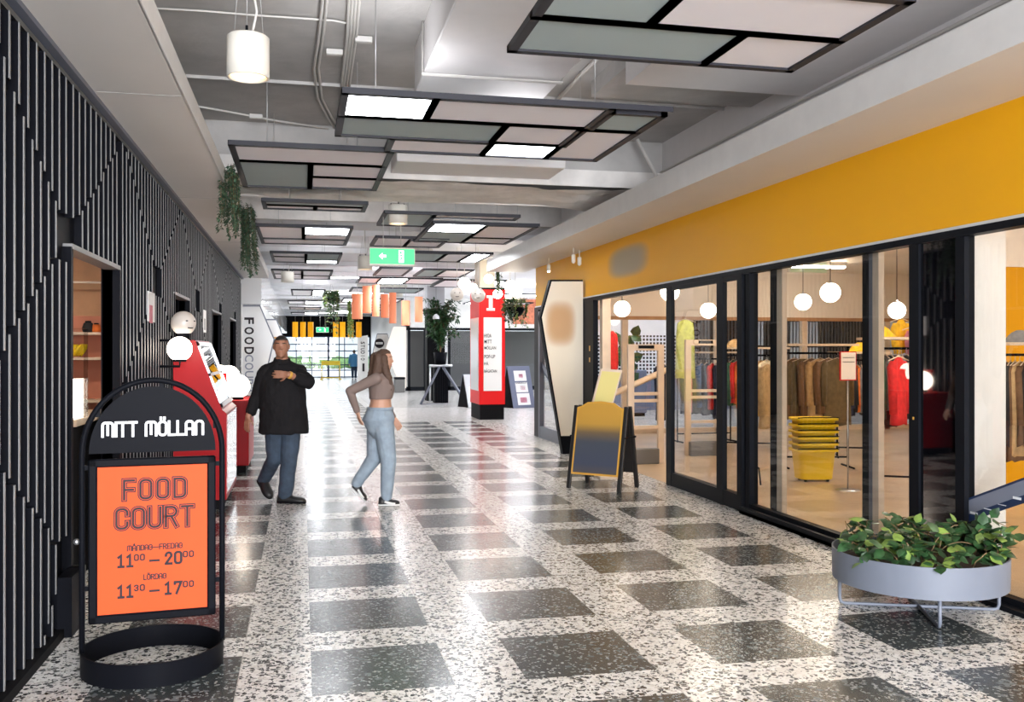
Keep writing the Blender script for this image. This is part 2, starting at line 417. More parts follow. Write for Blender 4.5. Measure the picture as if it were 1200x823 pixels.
# sliding door leaf standing in front of the track
def e2(f):
    for a, c in ((10.56, 10.71), (9.14, 9.29), (8.70, 8.81)): post(f, a, c, z1=2.394, x0=XR-.05, x1=XR+.0)
    f.box(XR-.046, XR-.004, 8.71, 10.70, 2.345, 2.392, 'frame'); f.box(XR-.046, XR-.004, 8.71, 10.70, .004, .16, 'frame')
pane('door_1', 8.71, 10.70, .16, 2.35, x=XR-.02, extra=e2)
def e3(f):
    post(f, 8.57, 8.66, z1=2.394)
    post(f, 8.19, 8.32, x0=XR+.06, x1=XR+.12); post(f, 6.70, 6.79, x0=XR+.06, x1=XR+.12)
    post(f, 8.09, 8.19, x0=XR+.06, x1=XR+.11, mt='wood'); post(f, 6.65, 6.70, x0=XR+.06, x1=XR+.12, mt='frame_grey'); post(f, 6.57, 6.65, x0=XR+.06, x1=XR+.11, mt='wood')
    f.box(XR-.1, XR+.14, 5.98, 8.66, 0, .035, 'frame')
    f.box(XR-.1, XR-.06, 5.98, 8.66, 0, .07, 'frame'); f.box(XR-.02, XR+.0, 5.98, 8.66, .03, .06, 'frame_grey'); f.box(XR+.05, XR+.07, 5.98, 8.66, .03, .08, 'frame_grey')
pane('window_2', 6.08, 8.66, .10, 2.40, extra=e3)
b = MB(); post(b, 5.97, 6.08, z1=2.394, x0=XR-.02); post(b, 5.49, 5.58, z1=2.394, x0=XR-.02); b.box(XR+.0, XR+.03, 5.58, 5.97, 0, 2.394, 'dark_glass'); b.box(XR-.015, XR+.05, 5.581, 5.969, 0.001, .08, 'frame')
b.box(XR-.024, XR-.02, 6.02, 6.035, 1.12, 1.14, 'gold'); struct('trim_8', b)
def e4(f): f.box(XR-.1, XR+.12, YB, 5.49, 0, .03, 'frame'); post(f, YB, YB+.1); post(f, 2.6, 2.72); post(f, -.6, -.48)
pane('window_3', YB, 5.49, .07, 2.40, extra=e4)
# shop interior shell
b = MB(); b.box(XR+.12, 13, YB, 17.5, 3.22, 3.3, 'cream'); struct('ceiling', b)
b = MB(); b.box(XR+.1, 13, 17.38, 17.5, 2.27, 3.22, 'cream'); b.box(XR+.1, 13, 17.36, 17.38, 2.23, 2.30, 'wood_or')
for x in (5.2, 6.15, 8.1, 10.0, 11.9): b.box(x-.06, x+.06, 17.38, 17.48, 0, 2.27, 'wood')
b.box(XR+.1, 13, 17.38, 17.48, 0, .1, 'wood')
struct('wall_far', b)
b = MB(); b.box(4.5, 13, 17.42, 17.428, .1, 2.27, 'glass'); struct('window_4', b)
b = MB(); b.box(13, 13.1, YB, 17.5, 0, 4.2, 'cream'); struct('wall_east', b)
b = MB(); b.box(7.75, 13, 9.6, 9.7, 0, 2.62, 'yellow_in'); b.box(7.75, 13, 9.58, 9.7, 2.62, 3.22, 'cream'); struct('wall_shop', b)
b = MB(); b.box(4.46, 4.74, 5.58, 5.78, 0, 3.2, 'white'); struct('wall_pier', b)
b = MB(); b.box(4.43, 4.56, 13.55, 13.68, 0, 3.2, 'wood'); struct('wall_reveal', b)
# left soffit
b = MB(); b.box(XL-.1, -.75, YB, 22.0, 3.27, 3.42, 'soffit'); b.box(-.755, -.742, YB, 22, 3.27, 3.42, 'white')
for y in (2.2, 6.4, 10.6, 14.8, 19): b.box(XL, -.76, y, y+.012, 3.2685, 3.271, 'concrete')
b.box(XL, XL+.05, YB, 22, 3.24, 3.27, 'frame_grey')
struct('trim_9', b)
b = MB(); b.box(XL-.25, XL-.1, YB, 22, 3.27, 4.2, 'concrete'); struct('wall_left', b)
# slat wall
OPEN = [(6.05, 7.53, 0.0, 2.24), (10.7, 12.0, 0.0, 2.24), (15.0, 16.6, 0, 2.24), (18.6, 20.2, 0, 2.24)]
b = MB(); ys = YB
for (a, c, z0, z1) in OPEN:
    b.box(XL-.12, XL-.05, ys, a, 0, 3.27, 'black'); b.box(XL-.12, XL-.05, a, c, z1, 3.27, 'black'); ys = c
b.box(XL-.12, XL-.05, ys, 22, 0, 3.27, 'black')
def inside(y, z):
    k = round((y-4.2)/3.5); dy = abs(y-(4.2+3.5*k))/1.75
    j = round((z-2.28)/1.9); dz = abs(z-(2.28+1.9*j))/.95
    return dy+dz < 1
def fins(b, y0, y1, sp=.155):
    n = int((y1-y0)/sp)
    for i in range(-1, n+1):
        for half in (0, 1):
            y = y0+(i+.5*half)*sp+.02
            if y < y0 or y > y1-.03: continue
            zs = .02; step = .04; run = None; z = zs
            blk = [(a, c, z0, z1) for (a, c, z0, z1) in OPEN if a-.02 < y < c]
            while z <= 3.26:
                ok = inside(y, z) == bool(half)
                k = (y-4.2)/3.5; fr = abs(k-round(k))*2
                if fr > .86:      # dark voids at the tips
                    j = (z-2.28)/1.9; jr = abs(j-round(j))*1.9
                    if jr < .14: ok = False
                if blk and z < blk[0][3]+.02: ok = False
                if z > 3.22: ok = False
                if ok and run is None: run = z
                if not ok and run is not None:
                    if z-run > .05: fin(b, y, run, z)
                    run = None
                z += step
def fin(b, y, z0, z1):
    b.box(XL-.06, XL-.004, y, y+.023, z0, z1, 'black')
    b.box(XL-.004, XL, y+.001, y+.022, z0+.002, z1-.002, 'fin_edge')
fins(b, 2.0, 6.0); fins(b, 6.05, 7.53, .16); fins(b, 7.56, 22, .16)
for (a, c, z0, z1) in OPEN:
    b.box(XL-.11, XL+.005, a-.02, c+.02, z1-.01, z1+.02, 'fin_edge')
    b.box(XL-.13, XL+.004, c, c+.05, 0, z1, 'black'); b.box(XL-.13, XL+.004, a-.05, a, 0, z1, 'black')
b.box(XL-.05, XL+.03, YB, 5.95, 0, .05, 'blackm')
struct('wall_left', b)
b = MB(); b.box(XL-.01, XL+.07, 5.72, 6.04, 0, .34, 'black'); b.box(XL-.0, XL+.075, 6.0, 6.045, 0, .34, 'fin_edge'); struct('baseboard_left', b)
# kitchen behind the first opening
b = MB(); b.box(-4.2, -1.46, 9.5, 9.6, 0, 1.95, 'salmon'); b.box(-4.2, -1.46, 9.5, 9.6, 1.95, 3.27, 'wood_or')
b.box(-4.3, -4.2, 4, 9.6, 0, 3.27, 'salmon'); b.box(-4.2, -1.46, 4.0, 4.1, 0, 3.27, 'salmon'); struct('wall_kitchen', b)
b = MB(); b.box(-4.2, -1.46, 4.0, 9.6, 2.72, 2.8, 'wood_or'); struct('ceiling', b)
b = MB(); b.box(-3.6, -3.5, 9.6, 22, 0, 3.27, 'blackm'); b.box(-4.2, -1.46, 21.9, 22, 0, 3.27, 'blackm'); struct('wall_rooms', b)
# beyond the slats: glossy white fascia, white wall
b = MB(); b.box(XL-.2, -.9, 22, 58, 2.68, 3.55, 'white_gloss'); struct('trim_10', b)
b = MB(); b.box(XL-.2, XL, 22, 58, 0, 2.68, 'white'); b.box(-4.2, XL, 58, 58.2, 0, 4.2, 'white'); struct('wall_left', b)
# hall behind: walls
b = MB()
b.box(4.1, 16, 38.3, 38.5, 2.55, 3.9, 'white'); b.box(4.1, 16, 38.22, 38.34, 2.47, 2.57, 'frame')
for x in (4.25, 4.9, 5.9, 8.2, 10.4, 12.5): b.box(x-.05, x+.05, 38.22, 38.34, 0, 2.5, 'frame')
b.box(4.1, 16, 38.22, 38.34, 0, .16, 'frame'); b.box(4.95, 5.85, 38.3, 38.34, .15, 2.47, 'ceil_far'); b.box(4.95, 5.85, 38.24, 38.3, .92, 1.0, 'frame')
b.box(4.1, 16, 40.5, 40.6, 0, 2.5, 'bin')
struct('wall_hall', b)
b = MB(); b.box(5.9, 16, 38.27, 38.275, .16, 2.47, 'glass'); struct('window_5', b)
b = MB(); b.box(8.6, 16, 38.1, 38.3, 2.75, 3.8, 'brick'); struct('trim_11', b)
b = MB(); b.box(4.1, 4.3, 38.3, 58, 0, 3.9, 'white'); struct('wall_corridor', b)
b = MB(); b.box(15.9, 16, 17.4, 38.5, 0, 4.2, 'ceil_far'); struct('wall_hall', b)
# hall side wall seen through the shop: grid tiles + dark slat screens
b = MB(); b.box(7.6, 10.2, 24.3, 24.4, .9, 2.05, 'gridwall'); b.box(7.6, 10.2, 24.3, 24.45, 2.05, 3.9, 'ceil_far'); b.box(7.6, 15.9, 24.32, 24.42, 0, .9, 'boardgrey'); struct('wall_grid', b)
b = MB(); b.box(10.2, 15.9, 24.36, 24.4, .9, 3.9, 'blackm')
for i in range(56):
    x = 10.25+i*.1; pale = 11.9 < x < 12.7 or 13.5 < x < 14.4
    b.box(x, x+(.045 if pale else .02), 24.3, 24.36, .9, 2.45 if pale else 2.7, 'ceil_far' if pale else 'bin')
b.box(10.2, 15.9, 24.28, 24.3, 1.72, 1.78, 'blackm')
struct('wall_slats', b)
# far end: glazed entrance
b = MB(); YE = 58
b.box(XL, 4.1, YE, YE+.15, 2.5, 3.8, 'blackm')
for x, w in ((-1.3, .1), (-.35, .05), (.57, .05), (1.55, .12), (2.2, .05), (2.52, .05), (3.42, .06), (4.05, .1)):
    b.box(x-w/2, x+w/2, YE, YE+.08, 0, 2.5, 'navy')
for z in (.04, .45, .78, 1.2, 1.62, 2.02, 2.48): b.box(XL, 4.1, YE, YE+.08, z-.03, z+.03, 'navy')
struct('door_2', b)
b = MB(); b.box(XL, 4.1, YE+.1, YE+.104, 0, 2.5, 'glass'); struct('window_6', b)
b = MB(); b.box(-30, 40, YE+.1, YE+60, -.12, -.02, 'sky_out'); struct('ground', b)
b = MB(); b.box(-30, 40, YE+40, YE+42, .1, 3.0, 'sky_out'); struct('wall_outdoors', b)
b = MB()
for i in range(40):
    b.sphere((-12+i*.9+random.random()*.5, YE+30+random.random()*2, .55), .9, 'grass', 8, sc=(1, 1, .7))
tag(b.build('hedge'), 'pale green hedge outdoors beyond the glazed entrance doors', 'hedge', kind='stuff')

# ------------------------------------------------------------------ ceiling duct boxes
def duct(label, x0, x1, y0, y1, z0, z1, strap=None):
    t = thing('air_duct', label, 'duct', ((x0+x1)/2, (y0+y1)/2, z0))
    b = MB(); b.bevbox(x0, x1, y0, y1, z0, z1, .01, 'duct'); b.build('casing', t)
    if strap:
        s = MB()
        for d in (0, .04): s.tube([(x0-.012, strap+d, z1), (x0-.012, strap+d, z0-.012), (x1+.012, strap+d, z0-.012), (x1+.012, strap+d, z1)], .007, 'conduit', 6)
        s.build('cable', t)
    return t
duct('wide off-white boxed air duct under the ceiling, wrapped by a white cable', .93, 2.04, YB+.2, 7.95, 3.8, 4.2, 7.3)
duct('pale boxed duct crossing under the ceiling just before the rough beam', 1.0, 2.9, 10.2, 10.92, 3.68, 4.2)
# ------------------------------------------------------------------ suspended ceiling panels
PG = 'framed ceiling panels hung over the walkway'
def cluster(label, cells, z=3.4, wires=None, ztop=4.2, caps=True):
    x0 = min(c[0] for c in cells); x1 = max(c[1] for c in cells); y0 = min(c[2] for c in cells); y1 = max(c[3] for c in cells)
    t = thing('acoustic_baffle', label, 'ceiling panel', ((x0+x1)/2, (y0+y1)/2, z), 0, PG)
    f = MB(); w = .027
    for (a, c, d, e, k) in cells:
        for bx in ((a-w, a+w, d-w, e+w), (c-w, c+w, d-w, e+w), (a-w, c+w, d-w, d+w), (a-w, c+w, e-w, e+w)):
            f.box(*bx, z, z+.042, 'panel_frame')
    if caps: f.box(x0-.02, x1+.02, y0-.035, y0-w-.001, z+.001, z+.042, 'panel_frame')
    f.build('frame', t)
    for (a, c, d, e, k) in cells:
        q = MB(); q.box(a+w, c-w, d+w, e-w, z+.015, z+.04, {'w': 'panel_white', 'g': 'panel_grey', 'l': 'white'}[k])
        if k == 'l': q.box(a+w+.002, c-w-.002, d+w+.002, e-w-.002, z+.010, z+.0149, 'panel_lit'); q.box(a+w+.05, c-w-.05, d+w+.05, e-w-.05, z+.0401, z+.044, 'ceiling_fill')
        o = q.build('light_panel' if k == 'l' else 'infill_panel', t)
        if k == 'l': o['label'] = 'glowing white light panel'
        if k == 'g': o['label'] = 'grey-green infill panel'
    for (x, y) in (wires or [(x0+.3, y0+.02), (x1-.3, y0+.02), (x0+.3, y1-.02), (x1-.3, y1-.02)]):
        zt = 3.795 if (.90 < x < 2.07 and y < 7.98) else (3.675 if (.97 < x < 2.93 and 10.1 < y < 10.98) else (3.62 if 10.9 < y < 12.5 else (min(ztop, 3.9) if x > 2.7 and y < 7.7 else ztop))); s = MB(); s.tube([(x, y, z+.04), (x, y, zt)], .004, 'wire', 5); s.build('suspension_wire', t)
    return t
cluster('large framed ceiling panel at top right, nearest the viewer, half grey-green and half white',
        [(1.22, 2.44, 4.87, 5.45, 'g'), (2.44, 3.03, 4.87, 5.45, 'w'), (1.22, 1.86, 4.25, 4.87, 'g'), (1.86, 3.03, 4.25, 4.87, 'w')], ztop=3.8)
cluster('wide stepped ceiling panel with two glowing squares, second nearest the viewer',
        [(.29, .93, 6.6, 7.24, 'l'), (.93, 2.23, 6.6, 7.24, 'w'), (.29, 1.58, 7.24, 7.9, 'g'), (1.58, 2.23, 7.24, 7.9, 'w'), (1.6, 2.2, 7.9, 8.43, 'l'),
         (.74, 1.6, 7.93, 8.43, 'w'), (2.27, 2.68, 6.72, 7.28, 'g'), (2.2, 2.68, 7.28, 8.43, 'w')], wires=[(.5, 6.6), (2.1, 6.6), (2.5, 8.3), (1.2, 7.9)])
cluster('unlit ceiling panel beside the ivy on the left soffit, largest of the left row',
        [(-.6, .78, 8.46, 9.16, 'w'), (-.6, .08, 9.16, 10.55, 'g'), (.08, .78, 9.16, 9.85, 'w'), (.08, .78, 9.85, 10.5, 'w')])
cluster('ceiling panel tucked just behind the rough concrete beam on the left', [(-.45, .76, 11.55, 11.85, 'g'), (-.45, .16, 11.85, 12.16, 'w'), (.16, .76, 11.85, 12.16, 'w')], ztop=3.65)
LS = [
 ('left row ceiling panel with a glowing strip at its near right, third from the camera', [(-.63, .02, 13.9, 15.35, 'w'), (.02, .7, 13.85, 14.75, 'l'), (.02, .7, 14.75, 15.35, 'w'), (-.63, .7, 15.4, 16.1, 'w')]),
 ('left row ceiling panel with a glowing strip at its far right corner', [(-.55, .07, 17.6, 18.3, 'w'), (-.55, .07, 18.3, 19.4, 'w'), (.07, .7, 17.6, 18.9, 'g'), (.07, .7, 18.9, 19.5, 'l')]),
 ('unlit left row ceiling panel close beyond the beige hanging lamp, four white strips', [(-.65, 0, 21.4, 22.4, 'w'), (-.65, 0, 22.4, 23.9, 'w'), (0, .65, 21.4, 22.8, 'w'), (0, .65, 22.8, 23.9, 'w')]),
 ('small far left row ceiling panel with glowing right half above the walking man', [(-.3, .3, 28.3, 31, 'w'), (.3, .65, 28.3, 31, 'l')])]
for l, c in LS: cluster(l, c, ztop=3.78)
RS = [
 ('pale green-white ceiling panel touching the beam right of centre', [(1.1, 1.77, 12.7, 13.95, 'g'), (1.77, 2.93, 12.7, 13.0, 'w')], 3.47),
 ('right row ceiling panel with glowing near left field behind the beam', [(1.8, 2.57, 13.05, 14.0, 'l'), (1.8, 2.57, 14.0, 15.3, 'g'), (2.57, 3.3, 13.15, 14.6, 'w'), (2.57, 3.3, 14.6, 15.35, 'w')], 3.4),
 ('narrow white ceiling panel directly above the green exit sign', [(1.15, 1.7, 14.9, 16.1, 'w'), (1.7, 2.28, 15.2, 16.1, 'w')], 3.4),
 ('right row ceiling panel ending in a glowing square beside the yellow soffit', [(1.95, 2.6, 17.1, 18.65, 'g'), (2.6, 3.05, 17.1, 18.65, 'w'), (3.05, 3.42, 17.0, 18.6, 'l')], 3.4),
 ('two-field ceiling panel below the exit sign left of the tall plant', [(1.66, 2.32, 20.4, 22.45, 'w')], 3.4),
 ('two-field white and grey ceiling panel above the globe lamps', [(2.62, 3.1, 20.6, 22.5, 'g'), (3.1, 3.72, 20.6, 22.5, 'w')], 3.4),
 ('long ceiling panel over the salmon lanterns with glowing middle', [(1.4, 1.9, 23.2, 25, 'w'), (1.9, 2.6, 23.2, 25, 'l'), (2.6, 3.4, 23.2, 25, 'w')], 3.4),
 ('ceiling panel over the open hall with glowing far corner, right of the globe lamps', [(3.5, 4.4, 23.5, 26, 'w'), (4.4, 5.1, 23.5, 26, 'l')], 3.4)]
for l, c, z in RS: cluster(l, c, z, ztop=3.78)
nm = ['first', 'second', 'third', 'fourth', 'fifth']
for i, y in enumerate((27, 32.5, 37, 42, 47)):
    cluster('%s in the far run of ceiling panels on the right, past the salmon lanterns' % nm[i], [(1.4, 2.1, y, y+2, 'l' if i % 2 else 'w'), (2.1, 3.4, y, y+2, 'w' if i % 2 else 'g')], ztop=3.78)
for i, y in enumerate((34.5, 39.5, 45)):
    cluster('%s in the far run of ceiling panels on the left, towards the entrance' % nm[i], [(-.5, .1, y, y+2, 'w'), (.1, .75, y, y+2, 'l' if i != 1 else 'w')], ztop=3.78)
for i, (x, y) in enumerate(((-.5, 2.2), (.9, -.6), (-.5, -3), (2.2, -4.4), (.9, -7))):  # added lit panels out of view, more light for the near end
    cluster('%s added ceiling panel unseen behind the viewpoint, with one glowing half' % nm[i], [(x, x+.64, y, y+.62, 'l'), (x+.64, x+1.3, y, y+.62, 'w')], ztop=3.8 if x > .5 else 4.2)
# hall ceiling
for i, (x, y) in enumerate(((5.6, 19.5), (6.2, 29), (8.8, 21), (9.5, 31), (6, 34))):
    cluster('%s ceiling panel over the side hall beyond the shop, half lit' % nm[i], [(x, x+1.3, y, y+1.3, 'l'), (x+1.3, x+2.4, y, y+1.3, 'w')], ztop=3.78)
# long linear light strips on the far slab
for i, (x, y, w) in enumerate(((.7, 26.3, 2.0), (1.9, 19.7, .8), (.2, 33, 2.6), (.6, 51, 2.4), (1.7, 30.2, 1.6))):
    t = thing('linear_light', '%s slim white light strip fixed under the far white ceiling' % nm[i], 'strip light', (x+w/2, y+.1, 3.78), 0, 'strip lights on the far ceiling')
    b = MB(); b.bevbox(x, x+w, y, y+.34, 3.66, 3.782, .01, 'lamp_white'); b.build('housing', t)
    b = MB(); b.box(x+.02, x+w-.02, y+.02, y+.32, 3.65, 3.662, 'panel_lit'); b.build('diffuser', t)

# ------------------------------------------------------------------ cylinder pendants
def cyl_lamp(label, c, r, h, ztop, lit=True):
    t = thing('pendant_lamp', label, 'pendant lamp', c, 0, 'cylinder lamps under the ceiling')
    b = MB(); b.lathe([(r*.88, .012), (r*.9, 0), (r, 0), (r, h-.01), (r-.012, h), (0.001, h)], c, 'lamp_white', 40); b.lathe([(r*.88, .012), (r*.86, .07)], c, 'lamp_white', 40); b.build('shade', t)
    b = MB(); b.lathe([(.001, .02), (r*.87, .02)], c, 'warm_lit' if lit else 'lamp_white', 40); b.build('diffuser', t)
    for k in range(3):
        b = MB(); a = 2*PI*k/3+.5; b.tube([(c[0]+r*.8*math.cos(a), c[1]+r*.8*math.sin(a), c[2]+h), (c[0]+r*.3*math.cos(a), c[1]+r*.3*math.sin(a), ztop)], .0025, 'wire', 5)
        b.lathe([(.008, h), (.008, h+.03), (.001, h+.03)], (c[0]+r*.8*math.cos(a), c[1]+r*.8*math.sin(a), c[2]), 'frame', 8); b.build('suspension_wire', t)
    b = MB(); b.tube([(c[0]+.02, c[1], c[2]+h), (c[0]+.05, c[1], c[2]+h+.15), (c[0]+.0, c[1], ztop-.3), (c[0]-.01, c[1], ztop)], .008, 'conduit', 6); b.build('cable', t)
cyl_lamp('cream cylinder lamp with warm glow hanging alone at upper left', (-.31, 5.72, 3.225), .122, .245, 4.2)
cyl_lamp('cream cylinder lamp hanging just behind the rough beam', (1.28, 12.9, 3.36), .13, .26, 3.78 if False else 4.2)
cyl_lamp('small beige cylinder lamp in the left row of ceiling panels', tuple(py(337, 331, 20)), .13, .22, 3.7, False)
cyl_lamp('white cylinder lamp hanging left of and below the green exit sign', tuple(py(428, 316, 17)), .13, .24, 3.78)
cyl_lamp('white cylinder lamp deep in the walkway right of the salmon lanterns', tuple(py(467, 348, 30)), .14, .26, 3.7, False)
# spots on the soffit
for i, (u, v) in enumerate(((643, 308), (672, 292), (679, 314))):
    X = (4.1, 4.05, 4.25)[i]
    p = px(u, v, X); t = thing('spotlight', ('lit white spotlight under the soffit at the end of the yellow wall', 'white spotlight under the soffit, middle of the three', 'short white spotlight close against the yellow wall')[i], 'spotlight', (p.x, p.y, 3.02), 0, 'spotlights under the yellow wall soffit')
    b = MB(); b.lathe([(.028, .0), (.032, .0), (.032, .11), (.01, .12)], (p.x, p.y, 2.98), 'lamp_white', 16); b.build('housing', t)
    b = MB(); b.sphere((p.x, p.y, 2.985), .027, 'globe_lit' if i == 0 else 'lamp_white', 14); b.build('lens', t)
    b = MB(); b.tube([(p.x, p.y, 3.09), (p.x, p.y, 3.2)], .008, 'lamp_white', 8); b.build('stem', t)

# ------------------------------------------------------------------ conduits on the ceiling
def conduit(label, paths, r=.013, boxes=()):
    p0 = paths[0][0]; t = thing('conduit', label, 'conduit', p0, 0, 'painted conduits on the ceiling')
    b = MB()
    for p in paths: b.tube(p, r, 'conduit', 7)
    b.build('pipe', t)
    for (x, y, z) in boxes:
        q = MB(); q.bevbox(x-.07, x+.07, y-.03, y+.03, z-.05, z, .006, 'conduit'); q.build('junction_box', t)
def cp(u, v, z=4.18): p = gp(u, v, z); return (p.x, p.y, z)
conduit('pair of pale conduits swinging left then right across the bare ceiling beside the round lamp', [[cp(380+d, -40), cp(378+d, 0), cp(374+d, 40), cp(368+d, 80), cp(372+d, 115), cp(384+d, 138), cp(392+d, 150)] for d in (0, 5)])
conduit('bundle of four pale conduits running along the bare ceiling to the lit panel', [[cp(410+d, -40), cp(409+d, 0), cp(407+d*.9, 40), cp(401+d*.8, 90), cp(396+d*.6, 150)] for d in (0, 4, 8, 12)], boxes=[cp(392, 58, 4.19), cp(426, 43, 4.19)])
conduit('thin conduit crossing the bare ceiling behind the round cream lamp', [[cp(150, 8), cp(240, 13), cp(300, 18), cp(390, 24), cp(420, 30)]], .008)
conduit('conduit following the joint between ceiling slab and beam at left', [[cp(200, 119, 4.17), cp(262, 130, 4.17), cp(320, 141, 4.17), cp(400, 153, 4.17)]], .012, boxes=[cp(300, 134, 4.19)])
conduit('long conduit on the grey wall above the right soffit', [[(4.33, y, 3.84+.01*math.sin(y)) for y in range(2, 13)]], .014)
conduit('three dark conduits on the bare ceiling right of the boxed duct', [[(x, 5.4, 4.16), (x, 8.2, 4.16), (x+.03, 9.9, 4.16)] for x in (2.2, 2.32, 2.5)], .02)
conduit('diagonal white brace by the grey wall end above the right soffit', [[(3.9, 10.6, 4.15), (4.2, 10.6, 3.62)]], .022)

# ------------------------------------------------------------------ foliage helpers
def leaf(b, p, d, up, L, W, mt, fold=.25):
    d = d.normalized(); s = d.cross(up)
    if s.length < 1e-3: s = Vector((1, 0, 0))
    s.normalize(); n = s.cross(d).normalized()
    P = [p, p+d*L*.3+s*W*.5-n*W*fold*.4, p+d*L*.65+s*W*.42-n*W*fold*.5, p+d*L-n*L*.18, p+d*L*.65-s*W*.42-n*W*fold*.5, p+d*L*.3-s*W*.5-n*W*fold*.4, p+d*L*.35, p+d*L*.68-n*L*.04]
    b.add(P, [(0, 1, 6), (1, 2, 7, 6), (2, 3, 7), (0, 6, 5), (6, 7, 4, 5), (7, 3, 4)], mt, True)
def rv(s=1): return Vector((random.uniform(-s, s), random.uniform(-s, s), random.uniform(-s, s)))
def trailing(label, base, strands, lo, hi, spread=.2, leafL=.03, mt='leaf_dark', group=None, wall=None, per=.018):
    t = thing('trailing_plant', label, 'plant', base, 0, group)
    f = MB(); st = MB(); base = Vector(base)
    for i in range(strands):
        p = base+Vector((random.uniform(-.04, .1), random.uniform(-spread, spread), random.uniform(-.02, .03))); L = random.uniform(lo, hi)
        pts = [p.copy()]; n = int(L/per); q = p.copy(); drift = Vector((random.uniform(-.0003, .0016), random.uniform(-.003, .003), 0))
        for k in range(n):
            q = q+Vector((drift.x+random.uniform(-.004, .004), drift.y+random.uniform(-.004, .004), -per)); pts.append(q.copy())
            for _ in range(2): leaf(f, q, Vector((random.uniform(-1, 1), random.uniform(-1, 1), random.uniform(-.9, .2))), Vector((0, 0, 1)), leafL*random.uniform(.7, 1.3), leafL*.6, mt)
        st.tube(pts[::3]+[pts[-1]], .0018, 'stem', 4)
    st.build('vine_stem', t); f.build('foliage', t)
    return t
trailing('trailing ivy hanging from the left soffit, nearer and shorter clump', (-.74, 9.75, 3.42), 26, .35, .72, .32, .04, group='trailing plants on the left soffit')
trailing('trailing ivy hanging from the left soffit, farther and lower clump', (-.70, 12.2, 3.40), 28, .4, .85, .45, .045, group='trailing plants on the left soffit')

# ------------------------------------------------------------------ lettering helper
def fit_text(s, mt, parent, cx, y, cz, w, h, rot=(PI/2, 0, 0), name='lettering', bold=0.0, ext=.0012, label=None, roll=0.0):
    o = text(name, s, mt, parent, (0, 0, 0), (0, 0, 0), 1.0, ext/max(h, .01), bold)
    me = o.data; xs = [v.co.x for v in me.vertices]; ys = [v.co.y for v in me.vertices]; zs = [v.co.z for v in me.vertices]
    mx, my = (max(xs)+min(xs))/2, (max(ys)+min(ys))/2; sx = w/(max(xs)-min(xs)); sy = h/(max(ys)-min(ys))
    zr = max(max(zs), 1e-4)
    Rm = Matrix.Rotation(rot[2], 3, 'Z') @ Matrix.Rotation(rot[1], 3, 'Y') @ Matrix.Rotation(rot[0], 3, 'X') @ Matrix.Rotation(roll, 3, 'Z')
    for v in me.vertices:
        p = Vector(((v.co.x-mx)*sx, (v.co.y-my)*sy, v.co.z/zr*ext)); v.co = Rm @ p+Vector((cx, y, cz))
    o.location = (0, 0, 0); o.rotation_euler = (0, 0, 0); o.scale = (1, 1, 1)
    if label: o['label'] = label
    return o

